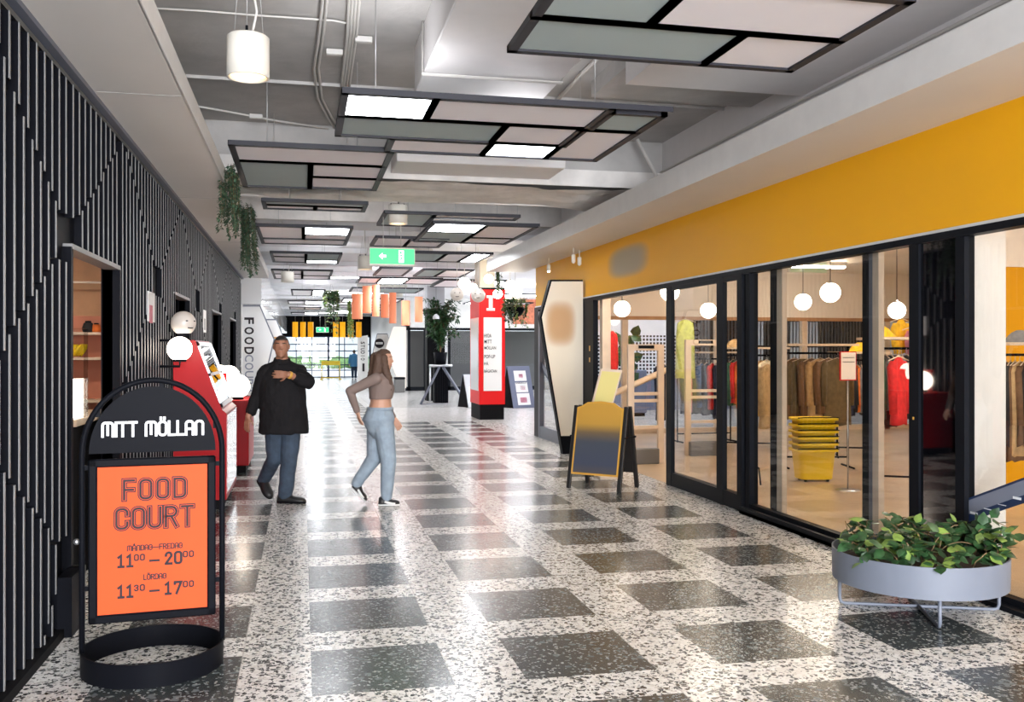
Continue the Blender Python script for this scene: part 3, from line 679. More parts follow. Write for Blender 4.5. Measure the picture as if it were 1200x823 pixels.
# ---- condensed rounded lettering drawn as strokes (for the stand sign)
def rarc(cx, cy, r, a0, a1, ry=None, n=6):
    ry = ry or r
    return [(cx+r*math.cos(R(a0+(a1-a0)*i/n)), cy+ry*math.sin(R(a0+(a1-a0)*i/n))) for i in range(n+1)]
def glyph(ch):
    w, r, q = .56, .25, .2
    O = rarc(w-r, 1-q, r, 0, 90, q)+rarc(r, 1-q, r, 90, 180, q)+rarc(r, q, r, 180, 270, q)+rarc(w-r, q, r, 270, 360, q); O.append(O[0])
    A = [(0, 0)]+rarc(r, 1-q, r, 180, 90, q)+rarc(w-r, 1-q, r, 90, 0, q)+[(w, 0)]
    D = rarc(w-r, 1-q, r, 90, 0, q)+rarc(w-r, q, r, 0, -90, q)+[(0, 0), (0, 1)]; D.append(D[0])
    C = [(w, .70)]+rarc(w-r, 1-q, r, 0, 90, q)+rarc(r, 1-q, r, 90, 180, q)+rarc(r, q, r, 180, 270, q)+rarc(w-r, q, r, 270, 360, q)+[(w, .30)]
    G = {
     'O': (w, [O]), 'Ö': (w, [O, [(.14, 1.22), (.14, 1.30)], [(.42, 1.22), (.42, 1.30)]]), '0': (w, [O]), 'D': (w, [D]), 'C': (w, [C]), 'G': (w, [C+[(w, .5), (w*.55, .5)]]),
     'A': (w, [A, [(0, .42), (w, .42)]]), 'Å': (w, [A, [(0, .42), (w, .42)], rarc(w/2, 1.26, .10, 0, 360, .08, 8)]), 'N': (w, [A]),
     'M': (.80, [[(0, 0)]+rarc(.2, 1-q, .2, 180, 90, q)+rarc(.8-r, 1-q, r, 90, 0, q)+[(.8, 0)], [(.4, 1), (.4, .12)]]),
     'U': (w, [[(0, 1)]+rarc(r, q, r, 180, 270, q)+rarc(w-r, q, r, 270, 360, q)+[(w, 1)]]),
     'R': (w, [[(0, 0), (0, 1)]+rarc(w-.24, .76, .24, 90, -90, .24)+[(0, .52)], [(w*.5, .52), (w, 0)]]),
     'E': (w*.9, [[(w*.9, 1), (0, 1), (0, 0), (w*.9, 0)], [(0, .5), (w*.8, .5)]]), 'F': (w*.9, [[(w*.9, 1), (0, 1), (0, 0)], [(0, .5), (w*.8, .5)]]),
     'T': (w, [[(0, 1), (w, 1)], [(w/2, 1), (w/2, 0)]]), 'I': (.0, [[(0, 0), (0, 1)]]), 'L': (w*.8, [[(0, 1), (0, 0), (w*.8, 0)]]),
     '1': (.36, [[(.0, .84), (.18, 1), (.18, 0)], [(0, 0), (.36, 0)]]), '7': (.5, [[(0, .86), (0, 1), (.5, 1), (.14, 0)]]),
     '2': (.5, [[(0, .74)]+rarc(.25, .75, .25, 175, -20, .25)+[(0, .02), (0, 0), (.5, 0)]]), '3': (.5, [[(0, .8)]+rarc(.25, .76, .25, 165, -90, .24)[0:]+rarc(.25, .26, .25, 90, -165, .26)]),
     '–': (.55, [[(0, .45), (.55, .45)]]), '—': (1.0, [[(0, .45), (1.0, .45)]]), ' ': (.28, [])}
    return G[ch]
def stroke_text(txt, layers, parent, cx, y, cz, W, Hh, gap=.22, name='lettering', label=None):
    gs = [glyph(c) for c in txt]; tot = sum(g[0] for g in gs)+gap*(len(gs)-1); sx = W/tot; sz = Hh; out = None
    b = MB(); lay = 0
    for (mt, st) in layers:
        x = cx-W/2; yy_ = y-lay*.0009
        for gi, (w, paths) in enumerate(gs):
            for pi, path in enumerate(paths):
                P = [(x+p[0]*sx, cz-Hh/2+p[1]*sz) for p in path]; closed = len(P) > 3 and abs(P[0][0]-P[-1][0])+abs(P[0][1]-P[-1][1]) < 1e-6
                if closed: P = P[:-1]
                Q = []
                for p in P:
                    if not Q or math.dist(Q[-1], p) > 1e-5: Q.append(p)
                P = Q; n = len(P); L = []; Rr = []
                for i in range(n):
                    a = P[i-1] if (i or closed) else None; c = P[(i+1) % n] if (i < n-1 or closed) else None
                    d1 = Vector((P[i][0]-a[0], P[i][1]-a[1])).normalized() if a else None; d2 = Vector((c[0]-P[i][0], c[1]-P[i][1])).normalized() if c else None
                    d = d1 if d2 is None else (d2 if d1 is None else (d1+d2))
                    if d.length < 1e-6: d = d2
                    d = d.normalized(); nrm = Vector((-d.y, d.x)); k = st/2
                    if d1 is not None and d2 is not None: k = min(st, st/2/max(.35, abs(nrm.dot(Vector((-d1.y, d1.x))))))
                    e = Vector((0, 0))
                    if not closed and i == 0: e = -d*st*.5
                    if not closed and i == n-1: e = d*st*.5
                    c0 = Vector(P[i])+e; L.append(c0+nrm*k); Rr.append(c0-nrm*k)
                yv = yy_-pi*.0002; vs = [(p.x, yv, p.y) for p in L]+[(p.x, yv, p.y) for p in Rr]
                vs += [(p.x, yv+.0005, p.y) for p in L]+[(p.x, yv+.0005, p.y) for p in Rr]; m = n if closed else n-1
                fs = [(i, n+i, n+(i+1) % n, (i+1) % n) for i in range(m)]+[(i, (i+1) % n, 2*n+(i+1) % n, 2*n+i) for i in range(m)]+[(n+(i+1) % n, n+i, 3*n+i, 3*n+(i+1) % n) for i in range(m)]
                b.add(vs, fs, mt)
            x += (w+gap)*sx
        lay += 1
    o = b.build(name, parent, False)
    if label: o['label'] = label
    return o
# ------------------------------------------------------------------ food court stand sign
t = thing('stand_sign', 'black arched stand sign with an orange food court poster in a round base ring', 'sign', (-.747, 5.12, 0), R(5.5))
b = MB(); a0 = [(-.3375, 0, .10), (-.3375, 0, .6), (-.3375, 0, 1.10)]
arc = [(-.3375*math.cos(PI*k/28), 0, 1.10+.37*math.sin(PI*k/28)) for k in range(1, 28)]
b.tube(a0+arc+[(.3375, 0, 1.10), (.3375, 0, .6), (.3375, 0, .10)], .0145, 'black', 12)
for z in (1.03, .42): b.box(-.335, -.28, -.004, .004, z-.012, z+.012, 'black'); b.box(.28, .335, -.004, .004, z-.012, z+.012, 'black')
for k in (5, 14, 23): p = arc[k]; b.box(p[0]-.012, p[0]+.012, -.004, .004, p[2]-.045, p[2], 'black')
b.build('tube_frame', t, False)
b = MB(); b.prism([(.305*math.cos(PI*k/32), 1.10+.338*math.sin(PI*k/32)) for k in range(33)], (0, 0, 0), (1, 0, 0), (0, 0, 1), (0, -1, 0), -.006, .006, 'black')
hp = b.build('header_board', t, False)
stroke_text('MITT MÖLLAN', [('signwhite', .0125), ('c_grey', .0022)], hp, 0, -.0075, 1.221, .482, .068, .24, label='white lettering MITT MÖLLAN')
b = MB(); pw, z0, z1 = .305, .245, 1.075
for (xa, xb, za, zb) in ((-pw, -pw+.042, z0, z1), (pw-.042, pw, z0, z1), (-pw, pw, z0, z0+.042), (-pw, pw, z1-.042, z1)): b.bevbox(xa, xb, -.04, -.012, za, zb, .007, 'black')
b.box(-pw+.01, pw-.01, -.016, -.008, z0+.01, z1-.01, 'blackm'); b.build('poster_frame', t, False)
b = MB(); b.box(-pw+.04, pw-.04, -.026, -.0165, z0+.04, z1-.04, 'orange'); po = b.build('poster', t, False)
po['label'] = 'orange opening hours poster'
yy = -.0275
for tx, cz, w, h in (('FOOD', .914, .292, .094), ('COURT', .768, .365, .098)):
    stroke_text(tx, [('ink', .027), ('orange', .0165), ('ink', .0115)], po, .008, yy, cz, w, h, .34 if tx == 'FOOD' else .30)
stroke_text('MÅNDAG—FREDAG', [('ink', .0052)], po, .008, yy, .616, .262, .025, .24)
stroke_text('LÖRDAG', [('ink', .0052)], po, .008, yy, .464, .106, .025, .24)
for cz, q in ((.553, ('11', '00', '20', '00')), (.398, ('11', '30', '17', '00'))):
    for tx, dx, dz, w_, h_, st in ((q[0], -.132, 0, .064, .057, .0125), (q[1], -.066, .014, .046, .028, .0072), ('–', .006, -.004, .040, .05, .011), (q[2], .098, .001, .074, .057, .0125), (q[3], .170, .016, .048, .028, .0072)):
        stroke_text(tx, [('ink', st)], po, dx, yy, cz+dz, w_, h_, .34)
b = MB()
for pr in ([(.345, .0), (.345, .115)], [(.345, .115), (.335, .115)], [(.335, .115), (.335, 0.0)]): b.lathe(pr, (0, 0, 0), 'black', 64)
b.build('base_ring', t, False)
b = MB(); b.sphere((-.362, -.0, .66), .016, 'steel', 12); b.build('lock', t, False)

# ------------------------------------------------------------------ oval planter with pothos
pc = Vector((3.79, 5.215, 0)); t = thing('planter', 'blue-grey round metal planter of pothos standing on thin legs by the shop window', 'planter', pc)
b = MB(); rr = .515
for pr in ([(.001, .20), (rr, .178)], [(rr, .178), (rr+.003, .368)], [(rr+.003, .368), (rr-.006, .368)], [(rr-.006, .368), (rr-.01, .22)]): b.lathe(pr, pc, 'planter', 72)
b.build('bowl', t)
b = MB(); b.lathe([(.001, .33), (.3, .335), (rr-.01, .32)], pc, 'soil', 40); b.build('soil', t)
for ang in (R(-22), R(-22)+PI/2):
    b = MB(); d = Vector((math.cos(ang), math.sin(ang), 0)); q = rr-.04; k = .03
    b.tube([pc+d*-q+Vector((0, 0, .2)), pc+d*-q+Vector((0, 0, k+.012)), pc+d*(-q+.008)+Vector((0, 0, .020)), pc+d*(-q+k)+Vector((0, 0, .012)), pc+Vector((0, 0, .012)), pc+d*(q-k)+Vector((0, 0, .012)), pc+d*(q-.008)+Vector((0, 0, .020)), pc+d*q+Vector((0, 0, k+.012)), pc+d*q+Vector((0, 0, .2))], .011, 'planter', 8)
    b.build('leg', t)
fo = MB(); fl = MB(); st = MB(); random.seed(21)
for i in range(46):
    a = random.uniform(0, 2*PI); r0 = rr*math.sqrt(random.random())*.85
    p = pc+Vector((r0*math.cos(a), r0*math.sin(a), .33)); out = Vector((math.cos(a), math.sin(a), 0)); pts = [p.copy()]
    vel = out*random.uniform(.0, .03)+Vector((random.uniform(-.02, .02), random.uniform(-.02, .02), random.uniform(.038, .066)))
    n = random.randint(4, 8)
    for k in range(n):
        vel = vel+Vector((random.uniform(-.012, .012), random.uniform(-.012, .012), -.009)); p = p+vel
        rad = (p-pc); rad.z = 0
        if rad.length > rr-.05 and i % 8: p = pc+rad.normalized()*(rr-.05)+Vector((0, 0, p.z)); vel = vel*.6
        if p.z < .38 and rad.length < rr+.01: p.z = .38
        p.z = max(p.z, .26); pts.append(p.copy())
        for j in range(2):
            d = Vector((random.uniform(-1, 1), random.uniform(-1, 1), random.uniform(-.5, .5)))+out*.3
            L = random.uniform(.062, .105)
            leaf(fl if random.random() < .17 else fo, p+d.normalized()*.02, d, Vector((random.uniform(-.5, .5), random.uniform(-.8, .2), 1)), L, L*.72, 'leaf2' if False else 'leaf', .22)
    st.tube(pts, .0032, 'stem', 5)
for i, m_ in enumerate(fl.mats): fl.mats[i] = M['leaf2']
st.build('stems', t); fo.build('leaves', t); tag(fl.build('yellow_leaves', t), 'yellowish green leaves')
# a stray shoot at the right side
b = MB(); p = pc+Vector((.42, -.05, .40)); pts = [p+Vector((.0, 0, 0)), p+Vector((.04, -.01, .08)), p+Vector((.05, -.02, .16)), p+Vector((.10, -.03, .13)), p+Vector((.16, -.04, .10)), p+Vector((.19, -.05, .03))]
b.tube(pts, .003, 'stem', 5)
for q in pts[1:]:
    for j in range(2): leaf(b, q, Vector((random.uniform(-1, 1), -.4, random.uniform(-.6, .8))), Vector((0, -.6, .6)), .085, .06, 'leaf')
b.build('side_shoot', t)

# ------------------------------------------------------------------ A-board and small framed board
t = thing('a_board', 'black wooden A-board with an ochre framed face fading to slate, standing outside the shop door', 'a-board', (3.48, 10.63, 0), R(-44.4))
hw = .315; th = math.atan2(.21, .98)
def tilt(sgn):  # frame leaning from y = sgn*.25 at the floor to sgn*.03 at the top
    return Matrix.Translation((0, sgn*.25, 0)) @ Matrix.Rotation(sgn*th, 4, 'X')
for sgn in (-1, 1):
    for sx in (-1, 1):
        b = MB(); b.bevbox(sx*(hw+.012)-.024, sx*(hw+.012)+.024, -.020, .020, 0, .99, .005, 'wood_black', tilt(sgn)); b.build('leg', t, False)
mx = tilt(-1)
b = MB(); out = [(-hw+.01, .17), (hw-.01, .17), (hw-.01, .965), (hw-.07, .985), (hw-.14, 1.03), (0, 1.045), (-hw+.14, 1.03), (-hw+.07, .985), (-hw+.01, .965)]
b.prism(out, (0, 0, 0), (1, 0, 0), (0, 0, 1), (0, -1, 0), .0, .018, 'gold'); b.v = [tuple(mx @ Vector(v)) for v in b.v]; b.build('face_frame', t, False)
b = MB(); inn = [(x*.925, .192+(z-.17)*.95) for x, z in out]
b.prism(inn, (0, 0, 0), (1, 0, 0), (0, 0, 1), (0, -1, 0), .0185, .0215, 'aboard'); b.v = [tuple(mx @ Vector(v)) for v in b.v]; tag(b.build('poster', t, False), 'poster fading from ochre at the top to slate blue')
b = MB(); b.box(-hw+.01, hw-.01, -.006, .006, .18, .95, 'wood_black', tilt(1)); b.build('back_board', t, False)
for sx in (-1, 1):
    b = MB(); b.box(min(sx*(hw+.037), sx*(hw+.043)), max(sx*(hw+.037), sx*(hw+.043)), -.16, .16, .60, .62, 'blackm'); b.build('stay', t, False)
t = thing('menu_stand', 'small tilted yellow-green notice in a wooden frame, just behind the black A-board', 'notice', (3.95, 11.4, 0))
Yb = 11.4; cs = [py(693, 474, Yb), py(718, 474, Yb), py(729, 434, Yb), py(704, 432, Yb)]; cen = sum(cs, Vector())/4
def quadslab(pts, y0, y1, mt, shrink=1.0):
    b = MB(); c = sum(pts, Vector())/len(pts); P = [c+(p-c)*shrink for p in pts]
    a = [Vector((p.x, y0, p.z)) for p in P]; d = [Vector((p.x, y1, p.z)) for p in P]; n = len(P)
    b.add(a+d, [tuple(range(n-1, -1, -1)), tuple(range(n, 2*n))]+[(i, (i+1) % n, n+(i+1) % n, n+i) for i in range(n)], mt); return b
quadslab(cs, Yb-.015, Yb+.015, 'wood').build('frame', t); quadslab(cs, Yb-.02, Yb-.0155, 'lime_paper', .86).build('sheet', t)
b = MB(); b.box(cen.x-.03, cen.x+.03, Yb+.015, Yb+.045, 0, cen.z, 'wood'); b.box(cen.x-.12, cen.x+.12, Yb-.1, Yb+.15, 0, .03, 'wood'); b.build('stand', t)

# ------------------------------------------------------------------ hexagonal coffin signs
def coffin(label, Yc, pts, mt, edge='black', cat='sign', Z0=0, z_black=None, thick=.14):
    P = [py(u, v, Yc) for u, v in pts]; t = thing('projecting_sign', label, cat, (sum(p.x for p in P)/len(P), Yc, 0))
    c = sum(P, Vector())/len(P); n = len(P); b = MB()
    quadslab(P, Yc, Yc+thick, edge, 1.0).build('casing', t)
    return t, P, c
t, P, c = coffin('tall cream hexagonal sign with faded orange mark, jutting out at the shop doorway', 14.2, [(660, 534), (633, 372), (645, 328), (683, 328), (683, 534)], 'coffin')
P2 = [py(657.5, 511, 14.2), py(635, 372, 14.2), py(646.5, 330, 14.2), py(683, 330, 14.2), py(683, 511, 14.2)]
quadslab(P2, 14.19, 14.2, 'coffin').build('face_panel', t)
t, P, c = coffin('white half-hexagon sign with vertical FOOD COURT lettering at the end of the slatted wall', 22.5, [(285, 480), (305, 468), (322, 398), (305, 358), (284, 358)], 'white', 'frame_grey')
Q = [py(284, 478, 22.5), py(304, 466, 22.5), py(320.5, 398, 22.5), py(304.2, 359.5, 22.5), py(284, 359.5, 22.5)]
f = quadslab(Q, 22.485, 22.5, 'white_gloss').build('face_panel', t)
ca = py(292, 0, 22.5).x
for i, ch in enumerate('FOOD'):
    z = py(292, 376+i*11.7, 22.5).z
    fit_text(ch, 'ink', f, ca-WM[t.name].translation.x, 22.478-22.5, z, .17 if ch != 'F' else .15, .215, roll=-PI/2, bold=.03)
for i, ch in enumerate('COURT'):
    z = py(292, 420+i*9.5, 22.5).z
    fit_text(ch, 'greyvinyl', f, ca-WM[t.name].translation.x, 22.478-22.5, z, .16, .19, roll=-PI/2, bold=.01)
f2 = coffin('second white half-hexagon sign with a yellow stripe, behind the FOOD COURT sign', 26.5, [(312, 470), (322, 450), (335, 402), (324, 374), (310, 374)], 'white', 'frame_grey')[0]
quadslab([py(u, v, 26.5) for u, v in [(312, 469), (321.5, 450), (334, 402), (323.5, 375.5), (310, 375.5)]], 26.49, 26.5, 'white_gloss').build('face_panel', f2)
b = MB(); a_, c_ = py(312, 395, 26.48), py(331, 397, 26.48); b.box(a_.x, c_.x, 26.47, 26.49, c_.z, a_.z, 'gold'); b.build('stripe', f2)
# right side of corridor far away
t, P, c = coffin('large plain white hexagonal sign between the circle sign and the dark hall shopfront', 38.0, [(470, 455), (452, 410), (461, 383), (476, 383), (476, 455)], 'cream2', 'cream')
t, P, c = coffin('white hexagonal sign with a black circle emblem beyond the walking woman', 42.0, [(448, 449), (437, 412), (442, 391), (454, 391), (457, 400), (457, 449)], 'white', 'frame_grey')
quadslab([p for p in P], 41.97, 42.0, 'white', .96).build('face_panel', t)
cc = py(444.5, 402.5, 41.93); b = MB(); b.lathe([(.02, 0), (.21, 0), (.21, .03), (.02, .03)], (0, 0, 0), 'ink', 28, mx=Matrix.Translation(cc) @ Matrix.Rotation(PI/2, 4, 'X')); em = b.build('emblem', t)
b = MB(); b.box(cc.x-.15, cc.x+.15, 41.885, 41.895, cc.z-.04, cc.z+.05, 'paper'); b.box(cc.x-.10, cc.x+.10, 41.88, 41.886, cc.z-.0, cc.z+.015, 'ink'); b.build('emblem_bars', em)
t = thing('studio_sign', 'pale upright STUDIO sign board beside the far entrance doors', 'sign', (py(425, 440, 47).x, 47, 0))
quadslab([py(419, 450, 47), py(419, 395, 47), py(431, 393, 47), py(432, 451, 47)], 46.95, 47.1, 'white').build('board', t)
xx = py(425, 0, 47).x; f = t.children[0]
for i, ch in enumerate('STUDIO'):
    fit_text(ch, 'ink', f, xx-WM[t.name].translation.x, -.06, py(425, 402+i*3.8, 47).z, .12 if ch != 'I' else .025, .2, roll=-PI/2, bold=.02)
b = MB(); a_ = py(426, 426, 46.9); b.box(a_.x-.05, a_.x+.05, 46.93, 46.95, a_.z-.4, a_.z, 'ink'); b.build('bar_mark', t)

# ------------------------------------------------------------------ exit signs
def exit_sign(label, c, w, h, ztop, arrow=True, r=0):
    t = thing('exit_sign', label, 'exit sign', c)
    x, y, z = c; b = MB(); b.bevbox(x-w/2-.01, x+w/2+.01, y, y+.05, z-.025, z+h+.012, .006, 'lamp_white'); b.build('housing', t)
    b = MB(); b.box(x-w/2, x+w/2, y-.006, y, z, z+h, 'exit'); f = b.build('face', t)
    b = MB(); q = -.012+y; ax = x-w*.22; az = z+h/2      # arrow and running figure pictogram
    b.add([(ax-.05, q, az), (ax, q, az+.045), (ax, q, az+.018), (ax+.05, q, az+.018), (ax+.05, q, az-.018), (ax, q, az-.018), (ax, q, az-.045)], [(0, 2, 1), (2, 0, 5), (2, 5, 4, 3), (0, 6, 5)], 'exit_w')
    b.build('arrow_mark', f)
    b = MB(); k = x+w*.2; b.box(k-.035, k+.035, q, q+.004, z+.02, z+h-.02, 'exit_w'); b.sphere((k-.005, q-.002, z+h*.75), h*.075, 'exit', 8)
    b.tube([(k-.002, q-.002, z+h*.66), (k, q-.002, z+h*.42), (k-.018, q-.002, z+h*.16)], .006, 'exit', 5); b.tube([(k, q-.002, z+h*.42), (k+.02, q-.002, z+h*.25)], .006, 'exit', 5); b.tube([(k-.02, q-.002, z+h*.58), (k+.018, q-.002, z+h*.56)], .005, 'exit', 5)
    b.build('runner_mark', f)
    b = MB()
    for d in (-.12, .12): b.tube([(x+d*w/.6, y+.025, z+h), (x+d*w/.6, y+.025, ztop)], .004, 'conduit', 5)
    b.build('rod', t); return t
p = py(434, 309, 13); exit_sign('green illuminated exit sign hanging in mid walkway with an arrow and running figure', (p.x+.3, 13, p.z), .61, .21, 4.2)
p = py(378, 388, 46); exit_sign('small green exit sign high above the distant entrance doors', (p.x, 46, p.z-.05), .58, .22, 3.7)

# ------------------------------------------------------------------ red display cabinets
def prof_box(b, prof, y0, y1, mt):
    n = len(prof); a = [(x, y0, z) for x, z in prof]; c = [(x, y1, z) for x, z in prof]
    b.add(a+c, [tuple(range(n)), tuple(range(2*n-1, n-1, -1))]+[(i, n+i, n+(i+1) % n, (i+1) % n) for i in range(n)], mt)
t = thing('display_cabinet', 'tall red cabinet with a sloping glazed top, first behind the food court sign', 'cabinet', (-1.0, 10.7, 0))
b = MB(); prof = [(-1.27, .10), (-.755, .10), (-.755, .98), (-.80, 1.02), (-1.06, 1.73), (-1.27, 1.73)]; prof_box(b, prof, 10.0, 11.45, 'red'); b.build('body', t)
b = MB(); b.box(-1.25, -.80, 10.05, 11.4, 0, .10, 'blackm'); b.build('plinth', t)
b = MB(); b.box(-.755, -.75, 10.04, 11.41, .16, .96, 'red_sheen'); b.build('front_panel', t)
b = MB(); d = Vector((-.26, 0, .71)); o0 = Vector((-.80, 0, 1.02)); nrm = Vector((.71, 0, .26)).normalized()
def sl(b, y0, y1, s0, s1, off, th_, mt):
    vs = [];
    for k in (off, off+th_):
        for (y, s) in ((y0, s0), (y1, s0), (y1, s1), (y0, s1)): q = o0+d*s+nrm*k; vs.append((q.x, y, q.z))
    b.add(vs, [(0, 1, 2, 3), (7, 6, 5, 4), (0, 4, 5, 1), (1, 5, 6, 2), (2, 6, 7, 3), (3, 7, 4, 0)], mt)
for (a_, c_, s0, s1) in ((10.02, 10.08, .03, .97), (11.38, 11.44, .03, .97), (10.02, 11.44, .03, .09), (10.02, 11.44, .91, .97), (10.02, 11.44, .48, .52)): sl(b, a_, c_, s0, s1, 0, .02, 'steel')
g_ = b.build('display_frame', t)
b = MB(); sl(b, 10.08, 11.38, .09, .91, .001, .006, 'glass'); b.build('pane', g_)
for k in range(10):
    b = MB(); sl(b, 10.12+(k % 5)*.25, 10.30+(k % 5)*.25, .14+(k//5)*.4, .42+(k//5)*.4, .0003, .0005, ('paper', 'c_tan', 'c_grey', 'paper', 'c_orange')[k*3 % 5]); b.build('card', g_)
t = thing('display_cabinet', 'low red cabinet carrying glowing globes, behind the tall red cabinet', 'cabinet', (-1.0, 13.5, 0))
b = MB(); b.bevbox(-1.27, -.69, 12.9, 14.2, .10, .97, .01, 'red'); b.build('body', t)
b = MB(); b.box(-1.25, -.73, 12.95, 14.15, 0, .10, 'blackm'); b.build('plinth', t)
b = MB(); b.box(-1.2, -1.0, 13.3, 14.1, .97, 1.32, 'red_bright'); b.build('upstand', t)

# ------------------------------------------------------------------ globe lamps
def face_marks(t, c, r, ang, mt='ink'):
    # simple drawn eyes and mouth on the side that faces ang
    for (a, e, s) in ((-.38, .18, .11), (.38, .18, .11)):
        d = Vector((math.cos(ang+a)*math.cos(e), math.sin(ang+a)*math.cos(e), math.sin(e)))
        b = MB(); b.sphere(c+d*r*.985, r*s, mt, 8, sc=(1, 1, .5)); b.build('drawn_eye', t)
    pts = [c+Vector((math.cos(ang+a)*math.cos(-.42-.08*abs(a)), math.sin(ang+a)*math.cos(-.42), math.sin(-.42+.1*abs(a))))*r*1.0 for a in (-.28, -.12, .0, .12, .28)]
    b = MB(); b.tube(pts, r*.05, mt, 5); b.build('drawn_mouth', t)
def globe(label, c, r, ztop=None, lit=True, marks=None, base=None, group=None, bracket=None, shade='globe_lit'):
    c = Vector(c); t = thing('globe_lamp', label, 'globe lamp', c, 0, group)
    b = MB(); b.sphere(c, r, 'globe_lit' if lit else 'globe_off_glow', 28); b.build('globe', t)
    if marks is not None: face_marks(t, c, r, marks)
    if ztop:
        b = MB(); b.tube([c+Vector((0, 0, r+.03)), Vector((c.x, c.y, ztop))], .005, 'frame' if group == 'globe lamps in the shop' else 'lamp_white', 5); b.build('cord', t)
        b = MB(); b.lathe([(r*.42, r*.90), (r*.42, r*1.0), (.02, r*1.05), (.012, r*1.25), (.001, r*1.25)], c, 'steel', 16); b.build('cap', t)
        if group == 'globe lamps in the shop':
            b = MB(); b.lathe([(.001, -.07), (.05, -.06), (.06, 0)], (c.x, c.y, ztop), 'frame', 14); b.build('ceiling_rose', t)
    if base: b = MB(); b.lathe([(.07, base-c.z), (.075, base-c.z), (.06, -r*.86), (.001, -r*.86)], c, 'black', 18); b.build('base', t)
    if bracket: b = MB(); b.tube([c-Vector((0, 0, r*.9)), c-Vector((0, 0, r+.05)), Vector((XL-.03, c.y, c.z-r-.05))], .012, 'black', 8); b.lathe([(.06, -r*1.05), (.065, -r*.84), (.001, -r*.84)], c, 'black', 16); b.build('bracket', t)
    return t
G1 = 'globe lamps with drawn faces by the red cabinets'
globe('unlit opal globe lamp with a drawn face, upper of two above the tall red cabinet', (-1.126, 9.6, 1.89), .118, lit=False, marks=-.8, group=G1, bracket=True)
globe('glowing globe lamp with a drawn face, lower of two beside the tall red cabinet', (-1.155, 9.55, 1.640), .118, marks=-.8, group=G1, bracket=True)
globe('glowing globe lamp, nearest of three on the low red cabinet', (py(279, 452, 13.05).x, 13.05, 1.15), .155, base=.97, group=G1)
globe('glowing globe lamp, middle of three on the low red cabinet', (py(268, 441, 13.5).x, 13.5, 1.27), .15, base=.97, group=G1)
globe('glowing globe lamp on the low red cabinet, farthest left and smallest of three', (py(258, 437, 13.9).x, 13.9, 1.30), .12, base=.97, group=G1)
G2 = 'globe lamps hanging around the red pillar'
for (u, v, r, Y, lit, mk, l) in (
    (544.3, 332.5, 7.3, 20.0, 1, None, 'glowing globe lamp, highest of the bright pair left of the red pillar'),
    (554, 337.5, 5.6, 21.2, 1, None, 'smaller glowing globe lamp tucked against the bright one left of the red pillar'),
    (535.6, 345, 8, 19.4, 0, -1.7, 'unlit globe lamp with a drawn face, farthest left of the pillar cluster'),
    (560.4, 346.2, 8.3, 19.0, 0, -1.8, 'unlit globe lamp with a drawn face in front of the red pillar corner'),
    (583.3, 344.6, 5.6, 20.6, 1, -1.6, 'small glowing globe lamp with a scribbled pattern in front of the pillar top'),
    (572.7, 327, 5.6, 21.0, 1, -1.6, 'small glowing globe lamp with a drawn face beside the hanging vine above the pillar'),
    (598, 335.7, 7, 20.4, 1, None, 'glowing globe lamp, upper of the bright pair right of the red pillar'),
    (603.8, 342.5, 7.6, 19.7, 1, None, 'glowing globe lamp, larger lower one of the bright pair right of the red pillar'),
    (597, 351.5, 4.8, 20.8, 1, -1.5, 'small patterned glowing globe lamp just above the right hanging bowl')):
    p = py(u, v, Y); d = p.x*S_+p.y*C_
    globe(l, p, r*d/F, 3.6 if Y < 18.3 else 3.78, bool(lit), mk, group=G2)
G3 = 'globe lamps in the shop'
for (u, v, r, Y, l) in ((729, 362, 9.6, 15, 'white globe lamp seen through the open shop doorway'), (785, 342, 11, 12.8, 'white globe lamp half hidden behind the sliding door post'),
    (830, 364, 9.2, 14, 'white globe lamp behind the sliding glass door'), (941, 354, 9.7, 13, 'smaller left one of two globe lamps above the yellow baskets'),
    (973, 343, 11.6, 10.8, 'larger higher one of two globe lamps above the yellow baskets'), (1051, 364, 10, 11.2, 'globe lamp above the red garments near the black pillar of the shopfront')):
    p = py(u, v, Y); d = p.x*S_+p.y*C_; globe(l, p, r*d/F, 3.22, True, None, group=G3)
p = Vector((6.75, 7.75, 1.98)); 
for i, (x, y, l) in enumerate(((6, 3.5, 'globe lamp in the near part of the shop hidden beyond the white pier'), (8.5, 7, 'globe lamp above the dark coats at the right edge'))):
    globe(l, (x, y, 2.45), .14, 3.22, True, None, group=G3)
# shop tube lights
for i, (x, y, l) in enumerate(((8.95, 15.2, 'white tube light on the shop ceiling above the striped screen'), (6.0, 12.5, 'white tube light on the shop ceiling behind the sliding door'), (6.2, 8.2, 'white tube light on the shop ceiling over the yellow baskets'),
    (8.4, 11.2, 'white tube light over the racks at the shop back'), (6.3, 4, 'white tube light over the near end of the shop'), (9.8, 6.5, 'white tube light in front of the yellow inner wall'), (6.4, 0, 'white tube light in the shop behind the viewpoint'))):
    t = thing('tube_light', l, 'tube light', (x, y, 3.22), 0, 'tube lights in the shop'); b = MB(); b.bevbox(x-.6, x+.6, y-.06, y+.06, 3.14, 3.222, .01, 'lamp_white'); b.build('housing', t)
    b = MB(); b.box(x-.57, x+.57, y-.05, y+.05, 3.11, 3.14, 'tube_lit'); b.build('tube', t)
# kitchen lights (seen glowing on the counter and shelf wall)
for i, (x, y) in enumerate(((-2.3, 7.6), (-2.6, 5.4))):
    t = thing('tube_light', '%s strip light under the brown kitchen ceiling behind the hatch' % nm[i], 'tube light', (x, y, 2.7)); b = MB(); b.bevbox(x-.4, x+.4, y-.05, y+.05, 2.66, 2.72, .01, 'lamp_white'); b.build('housing', t)
    b = MB(); b.box(x-.38, x+.38, y-.04, y+.04, 2.64, 2.66, 'tube_lit'); b.build('tube', t)

